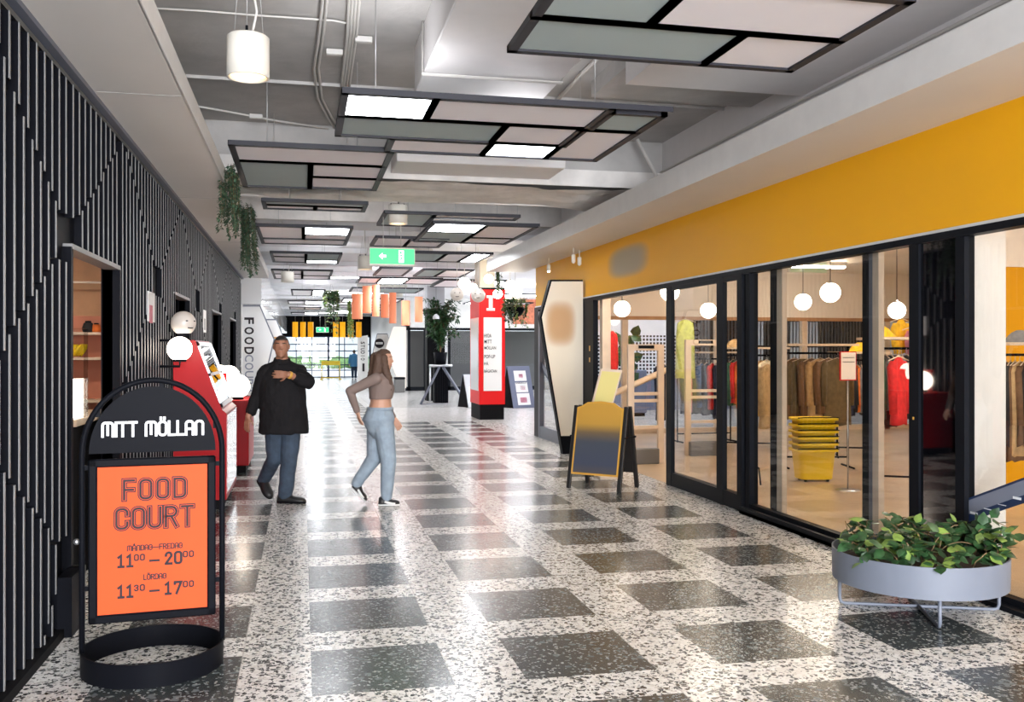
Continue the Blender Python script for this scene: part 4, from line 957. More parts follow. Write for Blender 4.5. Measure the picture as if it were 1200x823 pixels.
# ------------------------------------------------------------------ kitchen hatch contents
t = thing('counter', 'light wooden serving counter with slatted front behind the first wall hatch', 'counter', (-2.2, 7.2, 0))
b = MB(); b.bevbox(-3.2, -1.5, 6.9, 8.1, 1.10, 1.15, .008, 'wood'); b.build('worktop', t)
b = MB()
b.box(-3.15, -1.55, 7.0, 8.05, 0, 1.10, 'blackm')
for i in range(26): b.box(-3.1+i*.06, -3.07+i*.06, 6.97, 7.0, .05, 1.08, 'wood_or')
b.build('front_panel', t)
for i, z in enumerate((1.16, 1.55, 1.78)):
    t = thing('shelf', '%s pale wooden shelf on the salmon kitchen wall' % ('lowest', 'middle', 'upper')[i], 'shelf', (-2.1, 9.35, z)); b = MB(); b.box(-3.3, -1.6, 9.2, 9.5, z-.012, z+.012, 'wood'); b.build('board', t)
    b = MB(); b.box(-3.28, -3.25, 9.25, 9.5, z-.1, z-.012, 'steel'); b.box(-1.66, -1.63, 9.25, 9.5, z-.1, z-.012, 'steel'); b.build('bracket', t)
b = MB(); b.tube([(-2.3, 9.25, 2.25), (-1.5, 9.25, 2.25)], .01, 'cream', 6); tag(b.build('curtain_rail'), 'thin pale rail across the salmon kitchen wall above the shelves', 'rail')
random.seed(4)
for i, (x, z, r, m_, l) in enumerate(((-1.93, 1.79, .055, 'c_black', 'dark round jar on the upper kitchen shelf'), (-1.86, 1.79, .045, 'c_orange', 'orange round jar on the upper kitchen shelf'), (-2.08, 1.562, .05, 'plastic_y', 'bunch of bananas on the middle kitchen shelf'), (-2.0, 1.562, .05, 'plastic_y', 'bananas lying right of the first bunch on the middle kitchen shelf'))):
    if 'banana' in l:
        t = thing('banana_bunch', l, 'bananas', (x, 9.32, z))
        for k in range(4):
            b = MB(); b.tube([(x-.05+k*.018, 9.28+.02*k, z+.012), (x-.03+k*.018, 9.27+.02*k, z+.05), (x-.0+k*.015, 9.27+.02*k, z+.09), (x+.02+k*.012, 9.28+.02*k, z+.12)], [.008, .017, .017, .006], 'plastic_y', 8); b.build('banana', t)
    else:
        t = thing('jar', l, 'jar', (x, 9.32, z)); b = MB(); b.lathe([(.001, .0), (r*.8, .0), (r, r*.7), (r*.7, r*1.6), (r*.45, r*1.7)], (x, 9.32, z), m_, 18); b.build('body', t); b = MB(); b.lathe([(r*.5, r*1.68), (r*.5, r*1.95), (.001, r*2)], (x, 9.32, z), 'frame', 14); b.build('lid', t)
p = py(90, 445, 7.2); t = thing('display_case', 'glowing clear acrylic display column on the kitchen counter', 'display case', (p.x, 7.2, 1.15)); b = MB(); b.box(p.x-.035, p.x+.035, 7.16, 7.24, 1.15, 1.42, 'globe_lit'); b.build('light_box', t)
b = MB(); b.box(p.x-.06, p.x+.06, 7.13, 7.27, 1.151, 1.78, 'glass'); b.build('clear_top', t)
b = MB(); vs = []; fs = []; nx = 40
for i in range(nx+1):
    x = -2.15+.62*i/nx
    for j in range(5): vs.append((x, 7.6+.08*math.sin(i*1.1+j*.7), 2.60-j*.05-.05*abs(math.sin(i*.45))))
for i in range(nx):
    for j in range(4): a = i*5+j; fs.append((a, a+5, a+6, a+1))
b.add(vs, fs, 'c_pink', True); tag(b.build('valance'), 'ruffled pale pink fabric valance at the top of the wall hatch', 'fabric')
# papers on the slats
for (u0, u1, v0, v1, l) in ((174, 182, 341, 378, 'narrow pinkish paper notice stuck on the slatted wall'), (239, 242, 363, 390, 'narrow white paper notice farther along the slatted wall')):
    a_, c_ = px(u0, v0, XL+.01), px(u1, v1, XL+.01); b = MB(); b.box(XL, XL+.006, a_.y, c_.y, c_.z, a_.z, 'paper'); b.box(XL+.006, XL+.008, a_.y+.08, c_.y-.14, a_.z-.28, a_.z-.12, 'c_pink' if u0 < 200 else 'c_grey'); tag(b.build('notice'), l, 'notice')

# ------------------------------------------------------------------ red information pillar
t = thing('info_pillar', 'bright red square information pillar with a white I and a white text panel', 'pillar', (4.37, 22.2, 0))
b = MB(); b.box(4.06, 4.68, 21.7, 22.9, .36, 3.07, 'red_bright'); b.build('body', t)
b = MB(); b.box(4.08, 4.66, 21.72, 22.88, 0, .36, 'blackm'); b.build('base', t)
b = MB(); b.box(4.03, 4.71, 21.68, 22.92, 3.07, 3.11, 'blackm'); b.box(4.1, 4.45, 21.8, 22.5, 3.11, 3.78, 'cream2'); b.build('top', t)
b = MB(); b.box(4.165, 4.60, 21.69, 21.7, .68, 2.41, 'paper'); pn = b.build('text_panel', t)
b = MB(); b.box(4.05, 4.06, 21.8, 22.8, .68, 2.41, 'white_gloss'); b.build('side_panel', t)
b = MB(); ix = 4.335; iz = 2.57
b.box(ix-.045, ix+.045, 21.685, 21.7, iz+.06, iz+.3, 'paper'); b.box(ix-.10, ix+.10, 21.685, 21.7, iz, iz+.06, 'paper'); b.box(ix-.10, ix+.10, 21.685, 21.7, iz+.3, iz+.36, 'paper'); b.build('letter_mark', t)
ox, oy = WM[t.name].translation.x, WM[t.name].translation.y
for s, v, w in (('HYDA', 393.5, .17), ('MITT', 400.5, .18), ('MÖLLAN', 407.5, .28), ('POP-UP', 418, .26), ('PÅ', 426, .10), ('BÅGATAN', 434.5, .30)):
    fit_text(s, 'ink', pn, 4.18+w/2-ox, 21.686-oy, py(575, v, 21.7).z, w, .085, bold=.01)
# sandwich boards by the pillar
def sandwich(label, x, y, rz, w, h, face, posters):
    t = thing('sandwich_board', label, 'sandwich board', (x, y, 0), rz); a = math.atan2(.28, h)
    for s in (-1, 1):
        m_ = Matrix.Translation((0, s*.3, 0)) @ Matrix.Rotation(s*a, 4, 'X')
        b = MB(); b.bevbox(-w/2, w/2, -.015, .015, 0, h*1.03, .005, face if s < 0 else 'boardgrey', m_); f = b.build('panel', t, False)
        if s < 0:
            for (x0, x1, z0, z1, mt) in posters: b = MB(); b.box(x0, x1, -.019, -.016, z0, z1, mt, m_); b.build('poster', f, False)
    b = MB(); b.add([(-w/2-.005, -.3, 0), (-w/2-.005, .3, 0), (-w/2-.005, 0, h), (w/2+.005, -.3, 0), (w/2+.005, .3, 0), (w/2+.005, 0, h)], [(0, 2, 1), (3, 4, 5)], 'blackm'); b.build('side_gusset', t, False)
    return t
sandwich('blue-grey sandwich board with white and pink posters right of the red pillar', 6.05, 26.3, R(26), .8, 1.18, 'boardgrey', [(-.22, .22, .78, 1.08, 'paper'), (-.05, .1, .88, .98, 'pinkp'), (-.22, .22, .45, .74, 'paper'), (-.2, .2, .7, .74, 'ink'), (-.05, .12, .52, .64, 'pinkp'), (-.22, .24, .08, .42, 'paper'), (-.12, .12, .15, .3, 'pinkp')])
sandwich('grey sandwich board half hidden behind the left of the red pillar', 4.82, 26.9, R(20), .6, .95, 'steel', [(-.2, .3, .2, .6, 'paper')])
# trestle, column, tall plant
t = thing('trestle', 'grey steel A-shaped trestle in front of the tall potted plant', 'trestle', (4.3, 28.5, 0))
def bar(b, p, q, w, mt): b.tube([p, q], w, mt, 4)
b = MB(); bar(b, py(493, 474, 28.2), py(515, 430, 28.6), .045, 'frame_grey'); b.build('leg', t)
b = MB(); bar(b, py(547, 474, 28.5), py(519, 430, 28.6), .045, 'frame_grey'); b.build('leg', t)
b = MB(); bar(b, py(503, 429, 28.6), py(530, 428.5, 28.6), .04, 'steel'); bar(b, py(504, 429, 28.7), py(504, 470, 28.7), .03, 'steel'); b.build('top_bar', t)
b = MB(); bar(b, py(493, 474.3, 28.2), py(541, 474, 28.7), .025, 'frame_grey'); b.build('foot_bar', t)
c = py(515, 0, 29.6); t = thing('column', 'square column, grey white above and dark below, behind the tall plant', 'column', (c.x, 30.6, 0))
b = MB(); b.box(c.x-.29, c.x+.27, 30.32, 30.9, 2.95, 3.78, 'concrete_col'); b.build('upper_shaft', t); b = MB(); b.box(c.x-.3, c.x+.28, 30.3, 30.92, 0, 2.95, 'blackm'); b.build('lower_shaft', t)
c = py(515, 472, 29.4); t = thing('potted_palm', 'tall bushy green plant in a black pot on a ribbed black plinth', 'plant', (c.x, 29.2, 0))
b = MB(); 
for i in range(9): b.box(c.x-.22+i*.05, c.x-.19+i*.05, 28.95, 29.0, 0, 1.2, 'black')
b.box(c.x-.21, c.x+.22, 29.0, 29.42, 0, 1.2, 'blackm'); b.build('plinth', t)
b = MB(); b.lathe([(.001, 1.2), (.17, 1.2), (.22, 1.58), (.19, 1.58), (.18, 1.5), (.001, 1.5)], (c.x, 29.2, 0), 'black', 24); b.build('pot', t)
random.seed(9); fo = MB(); st = MB()
for i in range(70):
    a = random.uniform(0, 2*PI); hh = random.uniform(.6, 1.75); sp = random.uniform(.08, .72); p0 = Vector((c.x, 29.2, 1.5)); pts = []
    for k in range(9):
        s_ = k/8; p = p0+Vector((math.cos(a)*sp*s_**1.6, math.sin(a)*sp*s_**1.6, hh*math.sin(s_*1.9)/math.sin(1.57))); pts.append(p)
        if k > 1:
            for j in range(5): leaf(fo, p, Vector((random.uniform(-1, 1), random.uniform(-1, 1), random.uniform(-.7, .6))), Vector((0, 0, 1)), random.uniform(.12, .24), .07, 'leaf')
    st.tube(pts, .006, 'stem', 4)
st.build('stems', t); fo.build('foliage', t)
p = py(511, 371.5, 27.5); t = thing('spot_pendant', 'small grey reflector lamp in front of the tall plant', 'pendant lamp', p); b = MB(); b.lathe([(.10, -.06), (.09, .02), (.03, .09), (.001, .09)], p, 'concrete_col', 20); b.build('shade', t); b = MB(); b.tube([p+Vector((0, 0, .09)), Vector((p.x, p.y, 3.78))], .004, 'frame', 4); b.build('cord', t)
# bins and barrier
p = gp(468, 459); t = thing('litter_bin', 'grey square litter bin by the white hexagonal sign', 'bin', (p.x, 36.8, 0)); x = py(468, 0, 36.8).x
b = MB(); b.bevbox(x-.2, x+.2, 36.6, 37.0, 0, .52, .02, 'bin'); b.build('body', t); b = MB(); b.bevbox(x-.21, x+.21, 36.59, 37.01, .52, .60, .015, 'frame'); b.build('lid', t)
x0 = py(377, 0, 54).x; t = thing('barrier', 'yellow tubular barrier frame in front of the far entrance doors', 'barrier', (x0+.5, 54, 0))
b = MB(); b.tube([(x0, 54, 0), (x0, 54, 1.05), (x0+1.0, 54, 1.05), (x0+1.0, 54, .0)], .03, 'plastic_y', 6); b.build('hoop', t)
b = MB(); b.box(x0, x0+1.0, 53.98, 54.02, .82, 1.05, 'plastic_y'); b.build('board', t); b = MB(); b.box(x0-.1, x0+.06, 53.7, 54.3, 0, .05, 'plastic_y'); b.box(x0+.0, x0+1.0, 53.98, 54.02, .08, .13, 'plastic_y'); b.box(x0+.94, x0+1.1, 53.7, 54.3, 0, .05, 'plastic_y'); b.build('feet', t)

# ------------------------------------------------------------------ lanterns
def lantern(label, u0, u1, v0, v1, Y, mt, group):
    a, c = py(u0, v0, Y), py(u1, v1, Y); x = (a.x+c.x)/2; r = (c.x-a.x)/2*.97; h = a.z-c.z
    t = thing('tube_lantern', label, 'lantern', (x, Y, c.z), 0, group)
    b = MB(); prof = [(r, 0), (r, h), (r-.012, h), (r-.012, 0), (r, 0)]; b.lathe(prof, (x, Y, c.z), mt, 20); b.build('shade', t)
    b = MB(); b.tube([(x-r+.01, Y, c.z+h*.97), (x+r-.01, Y, c.z+h*.97)], .006, 'wire', 4); b.tube([(x, Y, c.z+h*.97), (x, Y, 3.78)], .004, 'wire', 4); b.build('cord', t)
    b = MB(); b.sphere((x, Y, c.z+h*.6), .05, 'globe_lit', 8); b.tube([(x, Y, c.z+h*.6+.04), (x, Y, c.z+h*.97)], .015, 'frame', 5); b.build('bulb', t)
SL = 'salmon tube lanterns hanging in mid walkway'
for (q, Y, l) in (((412, 425, 344, 374), 23.6, 'salmon tube lantern, first from the left and lowest of the left trio'), ((424.5, 435.5, 335.5, 367), 24.0, 'palest salmon tube lantern, second from the left'),
    ((436, 444.8, 334, 371), 24.6, 'salmon tube lantern, third from the left, reaching highest'), ((446, 456, 345, 372.5), 23.2, 'pale salmon tube lantern just right of the left trio'),
    ((456, 464.5, 343, 379), 22.8, 'deep salmon tube lantern in the middle of the row, hanging lowest'), ((470.3, 480.5, 352.5, 381.5), 25.5, 'deep salmon tube lantern, second from the right'),
    ((486, 495.5, 348, 377.5), 26.5, 'deep salmon tube lantern, rightmost of the row')):
    lantern(l, *q, Y, 'salm', SL)
YL = 'yellow tube lanterns before the far doors'
for i, (u, Y) in enumerate(((346, 40), (355, 40.5), (364, 41), (393.5, 40), (401.5, 39.5), (411, 40.5), (420.5, 41))):
    lantern('yellow tube lantern, %s' % ('leftmost of the left three', 'middle of the left three', 'rightmost of the left three', 'leftmost of the right four', 'second of the right four', 'third of the right four', 'rightmost of the right four')[i], u-3.4, u+3.4, 377.5, 395.5, Y, 'yl', YL)
# hanging bowls
def bowl(label, u, v, rpx, Y, drop, n, leafL):
    p = py(u, v, Y); d = p.x*S_+p.y*C_; r = rpx*d/F; t = thing('hanging_planter', label, 'hanging planter', p)
    b = MB(); b.lathe([(.001, -r)]+[(r*math.cos(PI/2*(1-k/8)), -r*math.sin(PI/2*(1-k/8))) for k in range(1, 9)]+[(r, .02), (r*.93, .02), (r*.9, -.05)], p, 'black', 28); b.build('bowl', t)
    b = MB()
    for k in range(3): a = 2*PI*k/3; b.tube([p+Vector((r*math.cos(a), r*math.sin(a), .01)), Vector((p.x, p.y, p.z+.5)), Vector((p.x, p.y, 3.78))], .004, 'wire', 4)
    b.build('wires', t); fo = MB(); st = MB()
    for i in range(n):
        a = random.uniform(0, 2*PI); q = p+Vector((math.cos(a)*r*.6, math.sin(a)*r*.6, .02)); pts = [q.copy()]; L = random.uniform(.2, 1)*drop; ou = Vector((math.cos(a), math.sin(a), 0))
        for k in range(14):
            s_ = k/13; w = p+ou*(r*(.6+.75*min(1, s_*2.2)))+Vector((0, 0, .02+.22*math.sin(min(1, s_*2.2)*2.6)*.8-max(0, s_-.4)*L*1.5)); w += rv(.02); pts.append(w)
            for j in range(3): leaf(fo, w, Vector((random.uniform(-1, 1), random.uniform(-1, 1), random.uniform(-.8, .5))), Vector((0, 0, 1)), leafL*random.uniform(.7, 1.3), leafL*.6, 'leaf' if i % 3 else 'leaf2')
        st.tube(pts, .003, 'stem', 4)
    st.build('vines', t); fo.build('foliage', t)
bowl('black hanging bowl of trailing plants right of the red pillar', 604, 361.5, 10.5, 19.4, .55, 26, .07)
bowl('dark hanging bowl of trailing plants far down the walkway before the yellow lanterns', 388, 349.5, 6, 30, 1.3, 24, .09)
trailing('green vine trailing down above the red pillar top', (4.2, 20.2, 3.56), 14, .35, .75, .12, .05, mt='leaf', per=.03)
trailing('pale green vine hanging left of the salmon lanterns', tuple(py(409, 352, 28)), 12, .6, 1.3, .15, .07, mt='leaf2', per=.04)

# ------------------------------------------------------------------ shop contents
def rack(label, p0, p1, h, legs=True):
    p0, p1 = Vector(p0), Vector(p1); t = thing('clothes_rack', label, 'clothes rack', ((p0.x+p1.x)/2, (p0.y+p1.y)/2, 0), 0, 'clothes racks in the shop')
    b = MB(); b.tube([(p0.x, p0.y, h), (p1.x, p1.y, h)], .014, 'black', 8); b.build('rail', t)
    d = (p1-p0).normalized(); n = Vector((-d.y, d.x, 0))
    for p in (p0, p1):
        b = MB(); b.tube([(p.x, p.y, 0), (p.x, p.y, h)], .014, 'black', 8); b.tube([p+n*.25+Vector((0, 0, .02)), p-n*.25+Vector((0, 0, .02))], .014, 'black', 8); b.build('upright', t)
    b = MB(); b.tube([(p0.x, p0.y, .15), (p1.x, p1.y, .15)], .012, 'black', 8); b.build('lower_rail', t)
    b = MB(); b.box(min(p0.x, p1.x)-.1, max(p0.x, p1.x)+.1, min(p0.y, p1.y)-.12, max(p0.y, p1.y)+.12, h+.10, h+.13, 'wood'); b.build('shelf', t)
    for p in (p0, p1): b = MB(); b.tube([(p.x, p.y, h), (p.x, p.y, h+.1)], .012, 'black', 6); b.build('bracket', t)
    return t
def garment(label, c, ztop, L, w, mt, rz, cat='garment', group=None, kind='jacket', sleeve=True):
    """hangs below ztop; width along local x"""
    t = thing('hanging_'+kind, label, cat, (c[0], c[1], ztop), rz, group); n = 20; rs = []
    m = 9; sd = random.random()*9
    for i in range(m+1):
        s = i/m
        z = -.05-L*s
        ww = w*.5*(.28 if i == 0 else (.86 if i == 1 else (.95+.12*s)))
        if i == 1: z = -.10
        th_ = .035+.035*s if i else .025
        rs.append([Vector((math.cos(2*PI*k/n)*ww, math.sin(2*PI*k/n)*(th_+.014*math.sin(k*2.7+sd+s*2)*s), z+(.012*math.sin(k*1.9+sd) if i == m else 0))) for k in range(n)])
    rs.reverse(); b = MB(); b.rings(rs, mt); body = b.build('body', t, False)
    if sleeve:
        for s in (-1, 1):
            b = MB(); x = s*w*.46
            b.tube([(x*.9, 0, -.10), (x*1.06, .01, -.16), (x*1.12, .0, -.35), (x*1.12, -.01, -.10-min(L*.78, .6))], [.04, .055, .05, .042], mt, 8); b.build('sleeve', t, False)
    b = MB(); b.tube([(-.19, 0, -.085), (0, 0, -.035), (.19, 0, -.085)], .007, 'wood', 5); b.tube([(0, 0, -.035), (0, 0, .0), (.018, 0, .02), (.0, 0, .035)], .003, 'steel', 5); b.build('hanger', t, False)
    return t
random.seed(12)
ordn = ['first', 'second', 'third', 'fourth', 'fifth', 'sixth', 'seventh', 'eighth', 'ninth', 'tenth', 'eleventh', 'twelfth', 'thirteenth', 'fourteenth']
cname = dict(c_brown='brown', c_tan='tan', c_navy='navy', c_red='red', c_orange='orange', c_grey='grey', c_dkgreen='dark green', c_black='black', c_cream='cream', c_yellow='yellow', c_blue='blue', c_pink='pink', c_rust='rust', c_lime='lime', c_olive='olive brown')
def rackful(where, u0, u1, Y0, Y1, vt, cols, L, w, group, rz=.25, h=1.5):
    n = len(cols); a = py(u0, vt, Y0); c = py(u1, vt, Y1)
    for i, k in enumerate(cols):
        s = (i+.5)/n; u = u0+(u1-u0)*s; Y = Y0+(Y1-Y0)*s; p = py(u, vt, Y)
        garment('%s garment %s, %s from the left' % (cname[k], where, ordn[i]), (p.x, p.y), h, L*random.uniform(.85, 1.1), w, k, rz+random.uniform(-.15, .15), 'clothing', group)
    rack('black clothes rack '+where, (a.x-.1, a.y, 0), (c.x+.1, c.y, 0), h+.03)
rackful('on the rack behind the yellow baskets', 926, 986, 11.9, 11.7, 430, ['c_brown', 'c_olive', 'c_brown', 'c_tan', 'c_brown', 'c_olive'], .85, .48, 'coats behind the yellow baskets', rz=.35, h=1.56)
rackful('on the rack right of the brown coats', 988, 1026, 12.9, 12.6, 440, ['c_grey', 'c_navy', 'c_black', 'c_orange', 'c_grey', 'c_black', 'c_pink', 'c_navy'], .8, .40, 'dark garments right of the brown coats', rz=1.1, h=1.45)
rackful('on the rack behind the red top', 1028, 1072, 9.9, 9.6, 420, ['c_dkgreen', 'c_grey', 'c_black', 'c_navy', 'c_grey', 'c_black', 'c_navy'], .75, .38, 'dark tops near the black pillar', rz=1.15, h=1.62)
rackful('on the rack seen through the sliding door', 800, 850, 15.6, 15.6, 440, ['c_navy', 'c_pink', 'c_black', 'c_blue', 'c_navy', 'c_red', 'c_navy', 'c_blue'], .9, .42, 'garments behind the sliding door', rz=1.0, h=1.45)
rackful('on the rack behind the first fixed window', 856, 908, 14.0, 13.6, 440, ['c_dkgreen', 'c_red', 'c_orange', 'c_grey', 'c_yellow', 'c_tan', 'c_cream', 'c_cream'], .8, .44, 'garments behind the first fixed window', rz=.7, h=1.52)
rackful('at the right edge before the yellow inner wall', 1176, 1214, 8.6, 8.4, 430, ['c_brown', 'c_black', 'c_brown', 'c_tan', 'c_brown', 'c_black', 'c_brown'], .95, .40, 'brown coats at the right edge', rz=.6, h=1.55)
p = py(1053, 425, 9.2); garment('bright red long-sleeved top hanging in front of its rack near the black pillar', (p.x, 9.2), 1.60, .74, .22, 'c_red', .4, 'clothing')
p = py(1056, 400, 10.3); garment('yellow top displayed high on the rack above the red garments', (p.x, 10.3), 2.06, .42, .18, 'c_yellow', .2, 'clothing')
p = py(1060, 400, 10.2); garment('pink top displayed high beside the yellow one', (p.x+.06, 10.1), 1.96, .4, .14, 'c_pink', .2, 'clothing')
p = py(803, 400, 14.4); garment('lime yellow dress hanging high behind the sliding glass door', (p.x, 14.4), 2.18, .95, .34, 'c_lime', .1, 'clothing', sleeve=False, kind='dress')
p = py(717, 400, 14.9); garment('red top with a dark shawl hanging at the left of the shop doorway', (p.x, 14.9), 2.0, .75, .34, 'c_red', .9, 'clothing')
p = py(776, 440, 15.0); garment('navy and red garment hanging just left of the sliding door post', (p.x, 15.0), 1.45, .95, .3, 'c_navy', .6, 'clothing')
p = py(908, 440, 10.6); garment('yellow and tan coat glimpsed between the dark mullion and the baskets', (p.x+.05, 10.9), 1.5, .8, .36, 'c_tan', .7, 'clothing')
for (u, Y, z, l) in ((1033, 9.75, 1.76, 'folded yellow cloth on the shelf above the red garments'), (1008, 12.6, 1.6, 'folded yellow cloth on the shelf behind the price sign'), (862, 13.9, 1.66, 'pile of tan cloth on the shelf behind the first fixed window'), (1195, 8.5, 1.69, 'grey folded bundle on the shelf at the right edge')):
    p = py(u, 400, Y); b = MB(); nn = 14
    rs = []
    for i in range(6):
        z_ = z+.03*i; r = .16-.02*i if i < 5 else .03
        rs.append([(p.x+math.cos(2*PI*k/nn)*r*(1.2+.15*math.sin(k*3+i)), p.y+math.sin(2*PI*k/nn)*r*.7, z_) for k in range(nn)])
    b.rings(rs, 'c_yellow' if 'yellow' in l else ('c_tan' if 'tan' in l else 'c_grey')); tag(b.build('folded_cloth'), l, 'cloth')
# price sign
p0, p1 = py(984, 412, 9.8), py(1003, 446, 9.8); t = thing('price_sign', 'red framed paper price sign standing in front of the coats', 'sign', ((p0.x+p1.x)/2, 9.8, 0)); xm = (p0.x+p1.x)/2
b = MB(); b.box(p0.x, p1.x, 9.79, 9.81, p1.z, p0.z, 'c_red'); f = b.build('frame', t); b = MB(); b.box(p0.x+.012, p1.x-.012, 9.785, 9.79, p1.z+.012, p0.z-.012, 'cream'); b.build('sheet', t)
b = MB(); b.box(p0.x+.03, p1.x-.03, 9.782, 9.785, p0.z-.075, p0.z-.068, 'ink'); b.box(p0.x+.03, p1.x-.03, 9.782, 9.785, p0.z-.125, p0.z-.118, 'ink'); b.build('print_lines', t)
b = MB(); b.tube([(xm, 9.80, 0), (xm, 9.80, p1.z)], .008, 'steel', 6); b.lathe([(.001, .015), (.13, .01), (.14, 0)], (xm, 9.8, 0), 'steel', 20); b.build('stand', t)
# yellow rolling baskets
bx, by = 6.23, 10.62
def basket(z, label, wheels):
    t = thing('shopping_basket', label, 'shopping basket', (bx, by, z), R(-8), 'stack of yellow baskets'); n = 32
    def ring(w, d, zz, p=5):
        out = []
        for k in range(n):
            a = 2*PI*k/n; c, s = math.cos(a), math.sin(a); out.append(Vector((math.copysign(abs(c)**(2/p), c)*w, math.copysign(abs(s)**(2/p), s)*d, zz)))
        return out
    rs = [ring(.20, .14, .03), ring(.207, .147, .04), ring(.238, .172, .37), ring(.275, .2, .375), ring(.275, .2, .405), ring(.262, .188, .405), ring(.231, .165, .37), ring(.200, .139, .05)]
    b = MB(); b.rings(rs, 'plastic_y'); b.build('body', t, False)
    b = MB(); b.tube([(-.26, -.16, .41), (-.2, -.205, .418), (.2, -.205, .418), (.26, -.16, .41)], .007, 'blackm', 6); b.build('handle', t, False)
    if wheels:
        for sx in (-.14, .14):
            for sy in (-.1, .1): q = MB(); q.lathe([(.001, -.012), (.024, -.012), (.024, .012), (.001, .012)], (0, 0, 0), 'blackm', 14, mx=Matrix.Translation((sx, sy, .024)) @ Matrix.Rotation(PI/2, 4, 'Y')); q.build('wheel', t, False)
        q = MB()
        for i in range(8):
            for j in range(4): x = .0+.018*i; z_ = .1+.02*j; yf = -.142-.012*(z_/.1-1)*.9; q.box(x, x+.01, yf-.006, yf-.0, z_, z_+.012, 'c_yellow')
        q.build('vent_grid', t, False)
    return t
for i, l in enumerate(('lowest yellow basket on wheels, bottom of the stack in the shop', 'second yellow basket from the bottom of the stack', 'third yellow basket from the bottom of the stack', 'fourth yellow basket from the bottom of the stack', 'fifth yellow basket from the bottom, just under the top one', 'top yellow basket of the stack in the shop')):
    basket(.077*i, l, i == 0)
# anti-theft gates and rails in the doorway
def gate(label, u0, u1, Y, vt):
    a, c = py(u0, vt, Y), py(u1, vt, Y); t = thing('security_gate', label, 'security gate', ((a.x+c.x)/2, Y, 0), 0, 'wooden security gates in the shop')
    for x in (a.x, c.x): b = MB(); b.box(x-.045, x+.045, Y-.03, Y+.03, 0, a.z, 'wood'); b.build('post', t)
    b = MB(); b.box(a.x-.045, c.x+.045, Y-.03, Y+.03, a.z, a.z+.09, 'wood'); b.build('top_rail', t)
    b = MB(); b.box((a.x+c.x)/2-.12, (a.x+c.x)/2+.12, Y-.034, Y-.03, a.z+.03, a.z+.075, 'frame'); b.build('label_plate', t)
    for z in (.98, .88, .5): b = MB(); b.box(a.x+.045, c.x-.045, Y-.02, Y+.02, z, z+.045, 'wood'); b.build('crossbar', t)
    b = MB(); b.bevbox(a.x-.0, c.x-.06, Y-.12, Y+.0, 0.0, .22, .01, 'bin'); b.build('foot_box', t)
gate('pale wooden security gate in the open shop doorway', 739, 774, 12.8, 411)
gate('pale wooden security gate seen through the sliding glass door', 806, 846, 13.6, 405)
t = thing('handrail', 'slanting pale wooden rail crossing the shop doorway', 'rail', (5.6, 14.0, 0)); b = MB(); A, Bq = py(700, 470, 13.6), py(783, 433, 14.2); b.tube([A, Bq], .05, 'wood', 4); b.build('rail', t)
b = MB(); b.box(A.x-.03, A.x+.03, A.y-.03, A.y+.03, 0, A.z, 'wood'); b.box(Bq.x-.03, Bq.x+.03, Bq.y-.03, Bq.y+.03, 0, Bq.z, 'wood'); b.build('post', t)
# potted plant and bench beyond the shop back glazing
p = py(733, 470, 20.5); t = thing('potted_plant', 'broad-leaved green plant seen through the shop doorway in the hall behind', 'plant', (p.x, 20.5, 0)); b = MB(); b.lathe([(.001, 0), (.16, 0), (.21, .4), (.18, .4), (.17, .35), (.001, .35)], (p.x, 20.5, 0), 'boardgrey', 20); b.build('pot', t)
fo = MB(); st = MB()
for i in range(20):
    a = random.uniform(0, 2*PI); q = Vector((p.x+math.cos(a)*.22*random.random()*1.6, 20.5+math.sin(a)*.3, random.uniform(.9, 2.05))); st.tube([(p.x, 20.5, .35), (p.x*.6+q.x*.4, 20.5, q.z*.6), q], .01, 'stem', 4); leaf(fo, q, Vector((random.uniform(-1, 1), -.3, random.uniform(-.6, .6))), Vector((0, -1, .5)), .30, .24, 'leaf')
st.build('stems', t); fo.build('foliage', t)
p = py(762, 470, 22); t = thing('hall_counter', 'blue-grey boxy counter in the hall behind the shop', 'counter', (8.1, 22.3, 0)); b = MB(); b.bevbox(7.7, 8.35, 22.0, 22.7, .08, 1.15, .02, 'boardgrey'); b.build('body', t); b = MB(); b.box(7.74, 8.31, 22.04, 22.66, 0, .08, 'blackm'); b.build('plinth', t)
# sloping navy decals on the glass
def decal(label, y0, y1, za, zb, h, chars=True):
    t = thing('banner_decal', label, 'decal', (XR+.01, (y0+y1)/2, (za+zb)/2)); X0 = XR+.0155
    def strip(lo, hi, mt, x, ya=y0, yb=y1):
        b = MB(); f = lambda y: za+(zb-za)*(y-y0)/(y1-y0); b.add([(x, ya, f(ya)+lo), (x, yb, f(yb)+lo), (x, yb, f(yb)+hi), (x, ya, f(ya)+hi), (x+.001, ya, f(ya)+lo), (x+.001, yb, f(yb)+lo), (x+.001, yb, f(yb)+hi), (x+.001, ya, f(ya)+hi)], [(0, 3, 2, 1), (4, 5, 6, 7), (0, 1, 5, 4), (1, 2, 6, 5), (2, 3, 7, 6), (3, 0, 4, 7)], mt); return b
    bd = strip(-h/2, h/2, 'navy', X0).build('band', t); strip(-h*.18, h*.40, 'greyvinyl', X0-.0012, y0+.02, y1-.02).build('grey_field', t)
    if chars:
        n = 10; L = abs(y1-y0)
        for i in range(n):
            y = y0+(y1-y0)*(i+.4)/n; f = za+(zb-za)*(y-y0)/(y1-y0); w = L/n*.27
            b = MB(); b.box(X0-.004, X0-.002, y-w, y+w, f-h*.27, f-h*.17-.01*(i % 3), 'signwhite'); b.build('letter_fragment', t)
A, Bq = px(1130, 597, XR), px(1200, 572, XR)
sl_ = (Bq.z-A.z)/(Bq.y-A.y)
decal('slanting navy and grey banner strip with cut white letters on the right-hand window', 5.49, 4.2, A.z, A.z+sl_*(4.2-5.49), .16)
